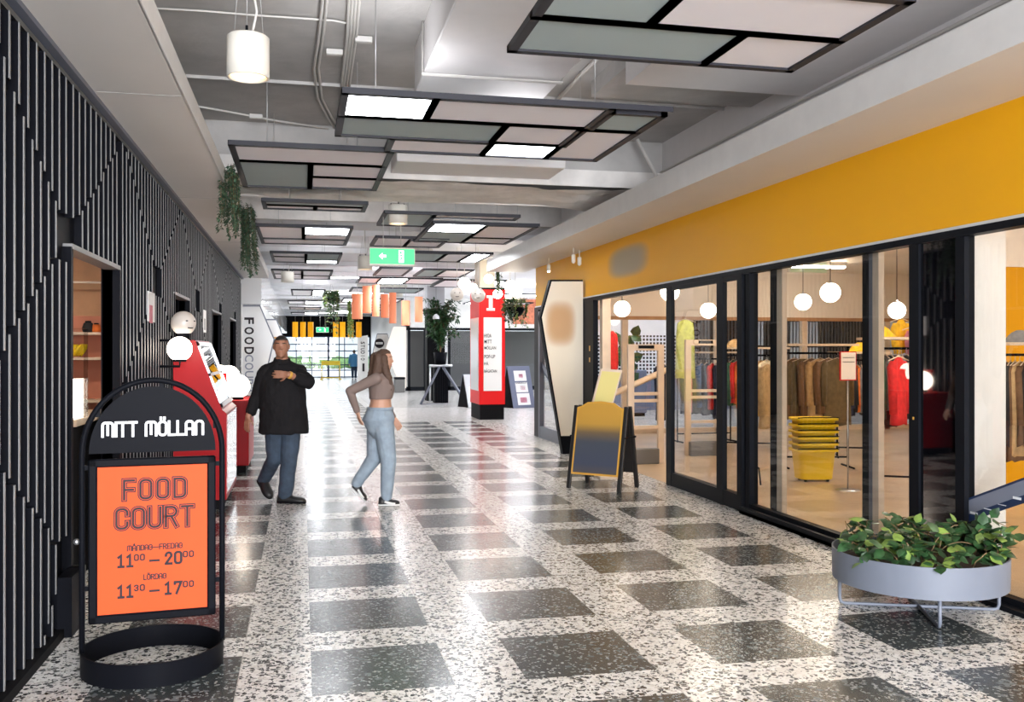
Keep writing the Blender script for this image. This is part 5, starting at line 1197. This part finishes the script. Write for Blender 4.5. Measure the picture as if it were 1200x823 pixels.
A, Bq = px(634, 427, XR), px(646, 447, XR); decal('slanting navy banner strip on the far window beside the cream hexagonal sign', 17.08, 15.7, A.z, A.z+(Bq.z-A.z)/(Bq.y-A.y)*(15.7-17.08), .16, False)
for (y, l) in ((8.98, 'small red fire extinguisher standing by the sliding door track'),):
    t = thing('fire_extinguisher', l, 'fire extinguisher', (XR+.3, y+.2, 0)); b = MB(); b.lathe([(.001, 0), (.06, 0), (.065, .03), (.065, .30), (.03, .36), (.02, .38), (.001, .38)], (XR+.3, y+.2, 0), 'red_bright', 20); b.build('cylinder', t); b = MB(); b.lathe([(.022, .38), (.022, .42), (.001, .42)], (XR+.3, y+.2, 0), 'black', 10); b.tube([(XR+.3, y+.2, .41), (XR+.36, y+.15, .38), (XR+.38, y+.15, .2)], .01, 'black', 6); b.build('valve', t)

# ------------------------------------------------------------------ PEOPLE
def remesh(mb, name, voxel, mt, parent, smooth=4, noise_amp=0.0, nscale=9.0, paint=None):
    me = bpy.data.meshes.new(name); me.from_pydata(mb.v, [], mb.f); me.update()
    o = bpy.data.objects.new(name+'_src', me); COL.objects.link(o)
    m = o.modifiers.new('r', 'REMESH'); m.mode = 'VOXEL'; m.voxel_size = voxel; m.adaptivity = 0
    if smooth: s = o.modifiers.new('s', 'SMOOTH'); s.iterations = smooth; s.factor = .5
    TMP.collection.objects.link(o); COL.objects.unlink(o)
    dg = tmp_graph(); me2 = bpy.data.meshes.new_from_object(o.evaluated_get(dg)); bpy.data.objects.remove(o); bpy.data.meshes.remove(me)
    if noise_amp:
        cs = [v.co.copy() for v in me2.vertices]; ns = [v.normal.copy() for v in me2.vertices]; out = []
        for p, nn_ in zip(cs, ns):
            k = noise.noise(Vector((p.x*nscale, p.y*nscale, p.z*nscale*.7)))+.5*noise.noise(Vector((p.x*nscale*2.3, p.y*nscale*2.3, p.z*nscale*1.5)))
            out += list(p+nn_*noise_amp*k)
        me2.vertices.foreach_set('co', out); me2.update()
    me2.materials.clear()
    for q in ([mt] if isinstance(mt, str) else mt): me2.materials.append(M[q])
    n = len(me2.polygons); me2.polygons.foreach_set('use_smooth', [True]*n)
    mi = [0]*n
    if paint:
        for i, p in enumerate(me2.polygons): mi[i] = paint(p.center)
    me2.polygons.foreach_set('material_index', mi)
    me2.name = name; o2 = bpy.data.objects.new(name, me2); COL.objects.link(o2); o2.parent = parent; WM[o2.name] = WM[parent.name]
    return o2
def seg(b, p, q, r0, r1, n=14):
    """tapered capsule"""
    p, q = Vector(p), Vector(q); b.sphere(p, r0, 'white', n); b.sphere(q, r1, 'white', n); b.tube([p, q], [r0, r1], 'white', n)
def chain(b, pts, rs):
    for i in range(len(pts)-1): seg(b, pts[i], pts[i+1], rs[i], rs[i+1])
def torso(b, rings, n=24):
    """rings: (x, y, z, rx, ry)"""
    b.rings([[Vector((x+math.cos(2*PI*k/n)*rx, y+math.sin(2*PI*k/n)*ry, z)) for k in range(n)] for x, y, z, rx, ry in rings], 'white')
def hand(b, wrist, d, palm_n, s=1.0, curl=.5, thumb=1):
    """wrist point, direction of the hand, palm normal; fingers as separate chains rooted in the palm"""
    w = Vector(wrist); d = Vector(d).normalized(); n = Vector(palm_n); n = (n-d*n.dot(d)).normalized(); a = d.cross(n).normalized()*thumb
    seg(b, w, w+d*.02*s, .026*s, .024*s)
    for k, o in enumerate((-.030, -.010, .010, .030)):
        seg(b, w+a*o*.6*s+d*.01*s, w+a*o*s+d*.082*s, .0155*s, .0125*s, 8)
        L = (.062, .078, .085, .074)[k]*s; root = w+a*o*1.05*s+d*.085*s; fan = (d+a*o*2.2).normalized()
        p1 = root+fan*L*.45+n*.010*curl*s; d2 = (fan+n*curl*.9).normalized(); p2 = p1+d2*L*.33; d3 = (fan+n*curl*1.9).normalized(); p3 = p2+d3*L*.25
        for (p, q, r0, r1) in ((root, p1, .0095, .009), (p1, p2, .009, .0083), (p2, p3, .0083, .007)): seg(b, p, q, r0*s, r1*s, 8)
    t0 = w+a*.024*s+d*.03*s; t1 = t0+(a*.8+d*.6+n*.35).normalized()*.042*s; t2 = t1+(a*.35+d*.9+n*.4).normalized()*.034*s
    seg(b, t0, t1, .014*s, .0108*s, 8); seg(b, t1, t2, .0108*s, .0085*s, 8)
def head(b, c, f, s=1.0, fem=False, up=Vector((0, 0, 1))):
    """c = centre of the skull, f = facing direction; the face is shaped with brow, nose, cheeks, lips, chin, ears"""
    c = Vector(c); f = Vector(f).normalized(); r = f.cross(up).normalized(); up = r.cross(f).normalized()
    def P(x, y, z): return c+(r*x+f*y+up*z)*s
    mxh = Matrix.Translation(c) @ Matrix((r, f, up)).transposed().to_4x4()
    b.sphere((0, 0, 0), 1, 'white', 24, mx=mxh, sc=(.077*s, .098*s, .105*s))
    b.sphere((0, .022*s, -.055*s), 1, 'white', 20, mx=mxh, sc=(.062*s, .072*s, .068*s))
    seg(b, P(0, .062, -.098), P(0, .055, -.090), .024*s, .03*s, 10)      # chin
    for sx in (-1, 1):
        seg(b, P(sx*.022, .072, .022), P(sx*.048, .058, .020), .017*s, .015*s, 8)    # brow
        seg(b, P(sx*.038, .058, -.028), P(sx*.045, .045, -.05), .024*s, .02*s, 8)    # cheek
        seg(b, P(sx*.077, -.008, .005), P(sx*.079, -.004, -.028), .013*s, .009*s, 8)  # ear
        seg(b, P(sx*.008, .098, -.028), P(sx*.012, .088, -.030), .0075*s, .008*s, 8)
    seg(b, P(0, .083, .012), P(0, .104, -.024), .009*s, .0115*s, 8)        # nose
    seg(b, P(-.018, .083, -.055), P(.018, .083, -.055), .0075*s, .0075*s, 8)
    seg(b, P(-.015, .082, -.066), P(.015, .082, -.066), .008*s, .008*s, 8)
    return P, mxh
def shoe(name, heel, toe, mt, parent, sole='blackm', w=.045, hgt=.10, panels=None, up=0.0):
    h, q = Vector(heel), Vector(toe); d = q-h; L = d.length; d.normalize(); s = d.cross(Vector((0, 0, 1))).normalized(); u = s.cross(d).normalized(); n = 16; rs = []
    prof = [(0, .6, .3), (.03, .85, .85), (.15, 1, 1), (.30, .98, 1.0), (.42, .92, .80), (.6, 1.08, .60), (.8, 1.08, .52), (.93, .8, .42), (1, .4, .25)]
    for a, ww, hh in prof:
        rs.append([h+d*L*a+s*math.cos(2*PI*k/n)*w*ww+u*(max(-.2, math.sin(2*PI*k/n))*.5*hgt*hh+.5*hgt*hh*.3+.018) for k in range(n)])
    b = MB(); b.rings(rs, mt); o = b.build(name, parent)
    b = MB(); rs = []
    for a, ww, hh in prof: rs.append([h+d*L*a+s*w*1.06*ww*math.cos(2*PI*k/n)+u*(.012+.012*math.sin(2*PI*k/n)) for k in range(n)])
    b.rings(rs, sole); b.build('sole', o)
    if panels:
        b = MB(); 
        for sd in (-1, 1): b.tube([h+d*L*.3+s*sd*w*.95+u*.05, h+d*L*.5+s*sd*w*.98+u*.035, h+d*L*.66+s*sd*w*1.05+u*.03, h+d*L*.8+s*sd*w*.98+u*.03], [.012, .016, .012, .008], panels, 6)
        b.sphere(h+d*L*.86+u*.035, .03, panels, 10, sc=(1, 1, .6)); b.build('overlay', o)
    return o

# ---- man in the black shirt
Ym = 10.26; X0m = py(335, 411.5, Ym).x
def mp(x, y, z): return Vector((X0m+x, Ym+y, z))
t = thing('person', 'person in a long black shirt and blue jeans walking, one hand held to the chest', 'person', (X0m, Ym, 0))
face = Vector((-.05, -1, -.02)); hc = mp(-.045, -.05, 1.672)
b = MB(); hd = MB(); P, mh = head(b, hc, face, 1.02)
seg(b, mp(-.04, .0, 1.58), mp(-.04, .01, 1.47), .062, .072)
torso(b, [(X0m+x, Ym+y, z, rx, ry) for x, y, z, rx, ry in ((-.03, .02, .86, .17, .13), (-.03, .01, .95, .19, .145), (-.03, -.0, 1.08, .19, .155), (-.035, .0, 1.22, .19, .145), (-.04, .01, 1.36, .195, .125), (-.04, .015, 1.45, .13, .095), (-.04, .01, 1.50, .07, .07))])
# arms
shR, elR, wrR = mp(-.215, .01, 1.385), mp(-.295, .05, 1.14), mp(-.385, -.02, .93)
chain(b, [shR, elR, wrR], [.062, .048, .032]); hand(b, wrR, (-.15, -.15, -1), (.6, .6, 0), 1.0, .45, 1)
shL, elL, wrL = mp(.145, .01, 1.39), mp(.225, -.15, 1.29), mp(.03, -.25, 1.375)
chain(b, [shL, elL, wrL], [.062, .05, .033]); hand(b, wrL, (-1, .12, .02), (.1, 1, 0), 1.02, .35, 1)
# legs
hipF, knF, anF = mp(.055, .0, .88), mp(.035, -.04, .47), mp(-.005, .02, .10)
hipB, knB, anB = mp(-.11, .02, .88), mp(-.12, .02, .48), mp(-.235, .34, .22)
chain(b, [hipF, knF, anF], [.10, .065, .045]); chain(b, [hipB, knB, anB], [.10, .065, .045])
seg(b, anF, mp(.06, -.02, .045), .034, .022); seg(b, anB, mp(-.21, .30, .14), .034, .022)
b.v = [tuple(WM[t.name].inverted() @ Vector(v)) for v in b.v]
def paint_m(c): return 0
body = remesh(b, 'body', .0065, 'skin_m', t, 3)
# face details
e = MB()
for sx in (-1, 1): e.sphere(P(sx*.032, .0735, .005), .0118, 'c_tan', 10); e.sphere(P(sx*.032, .0815, .005), .0058, 'hair_k', 8)
e.build('eye', t)
e = MB()
for sx in (-1, 1): e.tube([P(sx*.014, .092, .026), P(sx*.034, .090, .031), P(sx*.056, .073, .024)], [.004, .006, .003], 'hair_k', 6)
e.build('eyebrow', t)
e = MB(); e.tube([P(-.024, .088, -.060), P(0, .093, -.059), P(.024, .088, -.060)], [.002, .004, .002], 'pinkp' if False else 'c_rust', 6); e.build('lips', t)
def hair_cap(name, P_, mh, s, mt, cutz, cuty, parent, extra=None, voxel=.006, amp=.003):
    b = MB(); n = 28; m = 18; rs = []
    b.sphere((0, 0, 0), 1, 'white', 28, mx=mh, sc=(.083*s, .104*s, .112*s))
    # cut away the face: keep only verts behind/above the hairline by pushing the rest inside
    inv = mh.inverted(); out = []
    for v in b.v:
        q = inv @ Vector(v); y, z = q.y/s, q.z/s
        if y > cuty and z < cutz+(.0 if y > .05 else -.0): q = q*.72
        elif z < -.045: q = Vector((q.x*.80, q.y*.9 if y > 0 else q.y, q.z))
        out.append(tuple(mh @ q))
    b.v = out
    if extra: extra(b)
    b.v = [tuple(WM[parent.name].inverted() @ Vector(v)) for v in b.v]
    return remesh(b, name, voxel, mt, parent, 2, amp, 40)
hair_cap('hair', P, mh, 1.02, 'hair_k', .062, .012, t)
# shirt: long, untucked, with sleeves pushed up to the forearm
b = MB(); torso(b, [(X0m+x, Ym+y, z, rx, ry) for x, y, z, rx, ry in ((-.02, .0, .745, .255, .175), (-.02, .0, .76, .262, .18), (-.02, .0, .9, .25, .185), (-.025, -.005, 1.02, .245, .195), (-.03, -.01, 1.14, .24, .19), (-.035, .0, 1.27, .232, .17), (-.04, .01, 1.38, .22, .145), (-.04, .015, 1.45, .16, .115), (-.04, .01, 1.505, .09, .09), (-.04, .0, 1.53, .082, .085))])
seg(b, mp(-.06, .01, 1.47), shR, .075, .082); seg(b, mp(-.02, .01, 1.47), shL, .075, .082)
chain(b, [shR+Vector((.0, 0, 0)), elR, elR+(wrR-elR)*.72], [.082, .070, .060]); chain(b, [shL+Vector((-.01, 0, 0)), elL, elL+(wrL-elL)*.55], [.082, .076, .060])
b.v = [tuple(WM[t.name].inverted() @ Vector(v)) for v in b.v]
remesh(b, 'shirt', .009, 'shirt', t, 3, .011, 13)
b = MB(); b.box(*(X0m-.046, X0m-.034), Ym-.196, Ym-.19, .8, 1.3, 'shirt'); b.build('placket', t)
b = MB(); b.rings([[mp(-.04, .01, 0)+Vector((math.cos(2*PI*k/20)*rx, math.sin(2*PI*k/20)*ry-.01*(z < 1.52), z+.02*math.sin(2*PI*k/20))) for k in range(20)] for z, rx, ry in ((1.49, .10, .10), (1.545, .083, .088), (1.548, .078, .083), (1.50, .09, .09))], 'shirt'); b.build('collar', t)
b = MB(); torso(b, [(X0m+x, Ym+y, z, rx, ry) for x, y, z, rx, ry in ((-.03, .02, .82, .185, .14), (-.03, .01, .95, .20, .15))])
chain(b, [hipF, knF, anF+Vector((0, 0, .0))], [.115, .088, .078]); chain(b, [hipB, knB, anB], [.115, .085, .068])
b.v = [tuple(WM[t.name].inverted() @ Vector(v)) for v in b.v]
remesh(b, 'jeans', .008, 'jeans', t, 4, .008, 10)
shoe('shoe', mp(-.085, .05, .0), mp(.205, -.06, .0), 'shoe', t, w=.054, hgt=.15); shoe('shoe', mp(-.285, .41, .20), mp(-.17, .20, .02), 'shoe', t, w=.052, hgt=.15)
wd = (wrL-elL).normalized(); b = MB(); b.tube([wrL-wd*.03, wrL-wd*.005], .040, 'gold', 16); wt = b.build('wristwatch', t)
# ---- woman in the taupe crop top
Yw = 9.95; X0w = py(445, 411.5, Yw).x
def wp(x, y, z): return Vector((X0w+x, Yw+y, z))
t = thing('person', 'person with long brown hair in a taupe top and pale jeans striding to the right', 'person', (X0w, Yw, 0))
face = Vector((1, -.28, -.03)); hc = wp(.040, .0, 1.535)
b = MB(); P, mh = head(b, hc, face, .96, True)
seg(b, wp(.02, .0, 1.45), wp(.005, .0, 1.36), .047, .055)
torso(b, [(X0w+x, Yw+y, z, rx, ry) for x, y, z, rx, ry in ((.0, .0, .82, .14, .15), (.0, .0, .92, .155, .165), (.005, .0, 1.02, .12, .135), (.01, 0, 1.10, .108, .122), (.02, .0, 1.22, .125, .135), (.01, 0, 1.32, .11, .145), (.0, 0, 1.385, .07, .09), (.005, 0, 1.42, .045, .05))])
sA, eA, wA = wp(-.05, -.155, 1.335), wp(-.315, -.10, 1.205), wp(-.235, -.06, .985)
sB, eB, wB = wp(.02, .155, 1.335), wp(.06, .21, 1.08), wp(.16, .16, .90)
chain(b, [sA, eA, wA], [.048, .038, .026]); hand(b, wA, (.25, -.1, -1), (.9, .3, .2), .9, .5, -1)
chain(b, [sB, eB, wB], [.048, .038, .026]); hand(b, wB, (.5, -.1, -.8), (-.3, -.9, .1), .9, .5, 1)
hF, kF, aF = wp(.03, -.075, .86), wp(.085, -.08, .48), wp(.065, -.08, .10)
hB, kB, aB = wp(-.02, .08, .86), wp(-.05, .08, .49), wp(-.235, .10, .22)
chain(b, [hF, kF, aF], [.095, .062, .04]); chain(b, [hB, kB, aB], [.095, .062, .04]); seg(b, aF, wp(.10, -.09, .045), .030, .020); seg(b, aB, wp(-.20, .095, .15), .030, .020)
b.v = [tuple(WM[t.name].inverted() @ Vector(v)) for v in b.v]
remesh(b, 'body', .006, 'skin_f', t, 3)
e = MB()
for sx in (-1, 1): e.sphere(P(sx*.032, .0735, .005), .0118, 'c_tan', 10); e.sphere(P(sx*.032, .0815, .005), .0058, 'hair_k', 8)
e.build('eye', t)
e = MB()
for sx in (-1, 1): e.tube([P(sx*.014, .090, .026), P(sx*.034, .088, .030), P(sx*.056, .072, .024)], [.003, .004, .002], 'hair_b', 6)
e.build('eyebrow', t)
e = MB(); e.tube([P(-.02, .087, -.060), P(0, .0925, -.059), P(.02, .087, -.060)], [.003, .005, .003], 'c_pink', 6); e.build('lips', t)
def long_hair(b):
    for (dx, dy, r0, l) in ((-.055, -.055, .055, .30), (-.085, .0, .055, .33), (-.06, .055, .055, .30), (-.01, -.085, .038, .26), (-.005, .085, .038, .24), (.0, -.085, .034, .34)):
        p = hc+Vector((dx, dy, .02)); k = .05 if dx > -.02 else -.035
        chain(b, [p, p+Vector((k*.3-.0, dy*.1, -.12)), p+Vector((k, dy*.15, -.22)), p+Vector((k*1.3, dy*.2, -l))], [r0, r0*1.05, r0*.95, r0*.4])
hair_cap('hair', P, mh, .97, 'hair_b', .060, .020, t, long_hair, .007, .006)
b = MB(); torso(b, [(X0w+x, Yw+y, z, rx, ry) for x, y, z, rx, ry in ((.01, 0, 1.115, .122, .135), (.012, 0, 1.13, .124, .137), (.02, .0, 1.22, .137, .148), (.012, 0, 1.32, .12, .155), (.0, 0, 1.385, .08, .10), (.005, 0, 1.41, .058, .062))])
seg(b, wp(.075, -.06, 1.245), wp(.06, -.06, 1.26), .07, .07); seg(b, wp(.075, .06, 1.245), wp(.06, .06, 1.26), .07, .07)
chain(b, [sA, eA, eA+(wA-eA)*.93], [.060, .048, .035]); chain(b, [sB, eB, eB+(wB-eB)*.93], [.060, .048, .035])
b.v = [tuple(WM[t.name].inverted() @ Vector(v)) for v in b.v]
remesh(b, 'top', .007, 'top_t', t, 5, .003, 14)
b = MB(); torso(b, [(X0w+x, Yw+y, z, rx, ry) for x, y, z, rx, ry in ((-.005, .0, .70, .06, .07), (-.005, .0, .78, .125, .13), (-.012, .0, .90, .172, .178), (.0, .0, 1.0, .135, .15), (.005, .0, 1.03, .132, .146))])
chain(b, [hF, kF, aF], [.115, .084, .062]); chain(b, [hB, kB, aB], [.112, .082, .058])
b.v = [tuple(WM[t.name].inverted() @ Vector(v)) for v in b.v]
remesh(b, 'jeans', .007, 'jeans_l', t, 4, .005, 10)
b = MB(); b.rings([[wp(.005, 0, z)+Vector((math.cos(2*PI*k/24)*.137, math.sin(2*PI*k/24)*.151, 0)) for k in range(24)] for z in (.995, 1.03)], 'jeans_l'); b.build('waistband', t)
shoe('shoe', wp(-.02, -.07, 0), wp(.20, -.10, 0), 'shoe', t, 'sole_w', .044, .13, 'sole_w'); shoe('shoe', wp(-.30, .10, .17), wp(-.15, .09, .02), 'shoe', t, 'sole_w', .044, .13, 'sole_w')
# ---- distant person
p = py(415, 411.5, 54.5); Xd, Yd = p.x, 54.5
t = thing('person', 'distant person in a light blue jacket and dark trousers by the far entrance doors', 'person', (Xd, Yd, 0))
def dp(x, y, z): return Vector((Xd+x, Yd+y, z))
b = MB(); P, mh = head(b, dp(0, 0, 1.58), (.3, 1, 0), 1.0); seg(b, dp(0, 0, 1.48), dp(0, 0, 1.4), .05, .06)
torso(b, [(Xd, Yd, z, rx, ry) for z, rx, ry in ((.85, .16, .12), (1.1, .16, .12), (1.35, .19, .12), (1.42, .1, .08))])
for s in (-1, 1):
    chain(b, [dp(s*.21, 0, 1.36), dp(s*.27, .02, 1.1), dp(s*.27, .08, .88)], [.05, .04, .028]); hand(b, dp(s*.27, .08, .87), (0, .1, -1), (-s, 0, 0), 1, .4, s)
    chain(b, [dp(s*.09, 0, .85), dp(s*.09, s*.06, .48), dp(s*.09, s*.16, .08)], [.09, .06, .04]); seg(b, dp(s*.09, s*.16, .05), dp(s*.09, s*.16+.15, .035), .035, .025)
b.v = [tuple(WM[t.name].inverted() @ Vector(v)) for v in b.v]; remesh(b, 'body', .011, 'skin_f', t, 2)
hair_cap('hair', P, mh, 1.0, 'hair_b', .06, .02, t, None, .012, .003)
b = MB(); torso(b, [(Xd, Yd, z, rx, ry) for z, rx, ry in ((.72, .24, .17), (.9, .22, .17), (1.1, .2, .15), (1.35, .21, .14), (1.43, .12, .1), (1.47, .08, .08))])
for s in (-1, 1): chain(b, [dp(s*.2, 0, 1.36), dp(s*.27, .02, 1.1), dp(s*.27, .07, .92)], [.07, .06, .05])
b.v = [tuple(WM[t.name].inverted() @ Vector(v)) for v in b.v]; remesh(b, 'jacket', .014, 'bluej', t, 3)
b = MB(); torso(b, [(Xd, Yd, z, rx, ry) for z, rx, ry in ((.75, .16, .13), (.95, .17, .13))])
for s in (-1, 1): chain(b, [dp(s*.09, 0, .82), dp(s*.09, s*.06, .48), dp(s*.09, s*.16, .12)], [.105, .085, .065])
b.v = [tuple(WM[t.name].inverted() @ Vector(v)) for v in b.v]; remesh(b, 'trousers', .014, 'navyt', t, 3)
for s in (-1, 1): shoe('shoe', dp(s*.09, s*.16-.07, 0), dp(s*.09, s*.16+.18, 0), 'paper', t)

# ------------------------------------------------------------------ light, world, camera
w = bpy.data.worlds.new('World'); bpy.context.scene.world = w; w.use_nodes = True
bg = w.node_tree.nodes['Background']; bg.inputs[0].default_value = (.86, .93, 1.0, 1); bg.inputs[1].default_value = 1.05
def area(name, loc, rot, sx, sy, power, col):
    l = bpy.data.lights.new(name, 'AREA'); l.shape = 'RECTANGLE'; l.size = sx; l.size_y = sy; l.energy = power; l.color = col
    o = bpy.data.objects.new(name, l); COL.objects.link(o); o.location = loc; o.rotation_euler = rot; return o
area('far_entrance_daylight', (1.4, 57.6, 1.6), (R(-98), 0, 0), 5.2, 2.4, 34, (.85, .92, 1))
area('hall_side_fill_lamp', (15.7, 31.5, 1.9), (0, R(90), 0), 3.4, 10, 650, (.9, .95, 1))  # added fill lamp, evens out hall floor and ceiling; no window is built
area('rear_fill_lamp', (1.5, -6.5, 2.0), (R(103), 0, 0), 5.4, 3.8, 1550, (.93, .95, 1))  # added unseen fill behind the camera, tilted up to lift the ceilings
sp = bpy.data.lights.new('spot_yellow_wall', 'SPOT'); sp.energy = 60; sp.color = (1, .85, .62); sp.spot_size = R(85); sp.spot_blend = .6; sp.shadow_soft_size = .04
o = bpy.data.objects.new('spot_yellow_wall', sp); COL.objects.link(o); o.location = (4.02, 15.6, 2.95); o.rotation_euler = Vector((.2, -.25, -1)).to_track_quat('-Z', 'Y').to_euler()
cd = bpy.data.cameras.new('Camera'); cam = bpy.data.objects.new('Camera', cd); COL.objects.link(cam); bpy.context.scene.camera = cam
cd.sensor_width = 36; cd.sensor_fit = 'HORIZONTAL'; cd.lens = F/1200*36; cd.clip_end = 300
cam.location = (0, 0, H); cam.rotation_euler = (R(90), 0, -TH)
s = bpy.context.scene
s.view_settings.view_transform = 'Standard'; s.view_settings.look = 'None'; s.view_settings.exposure = 0.88; s.view_settings.gamma = 1; s.view_settings.use_curve_mapping = False
s.cycles.use_denoising = True
s.cycles.max_bounces = 7; s.cycles.diffuse_bounces = 4; s.cycles.glossy_bounces = 4; s.cycles.transparent_max_bounces = 16; s.cycles.caustics_reflective = False; s.cycles.caustics_refractive = False
bpy.data.scenes.remove(TMP)
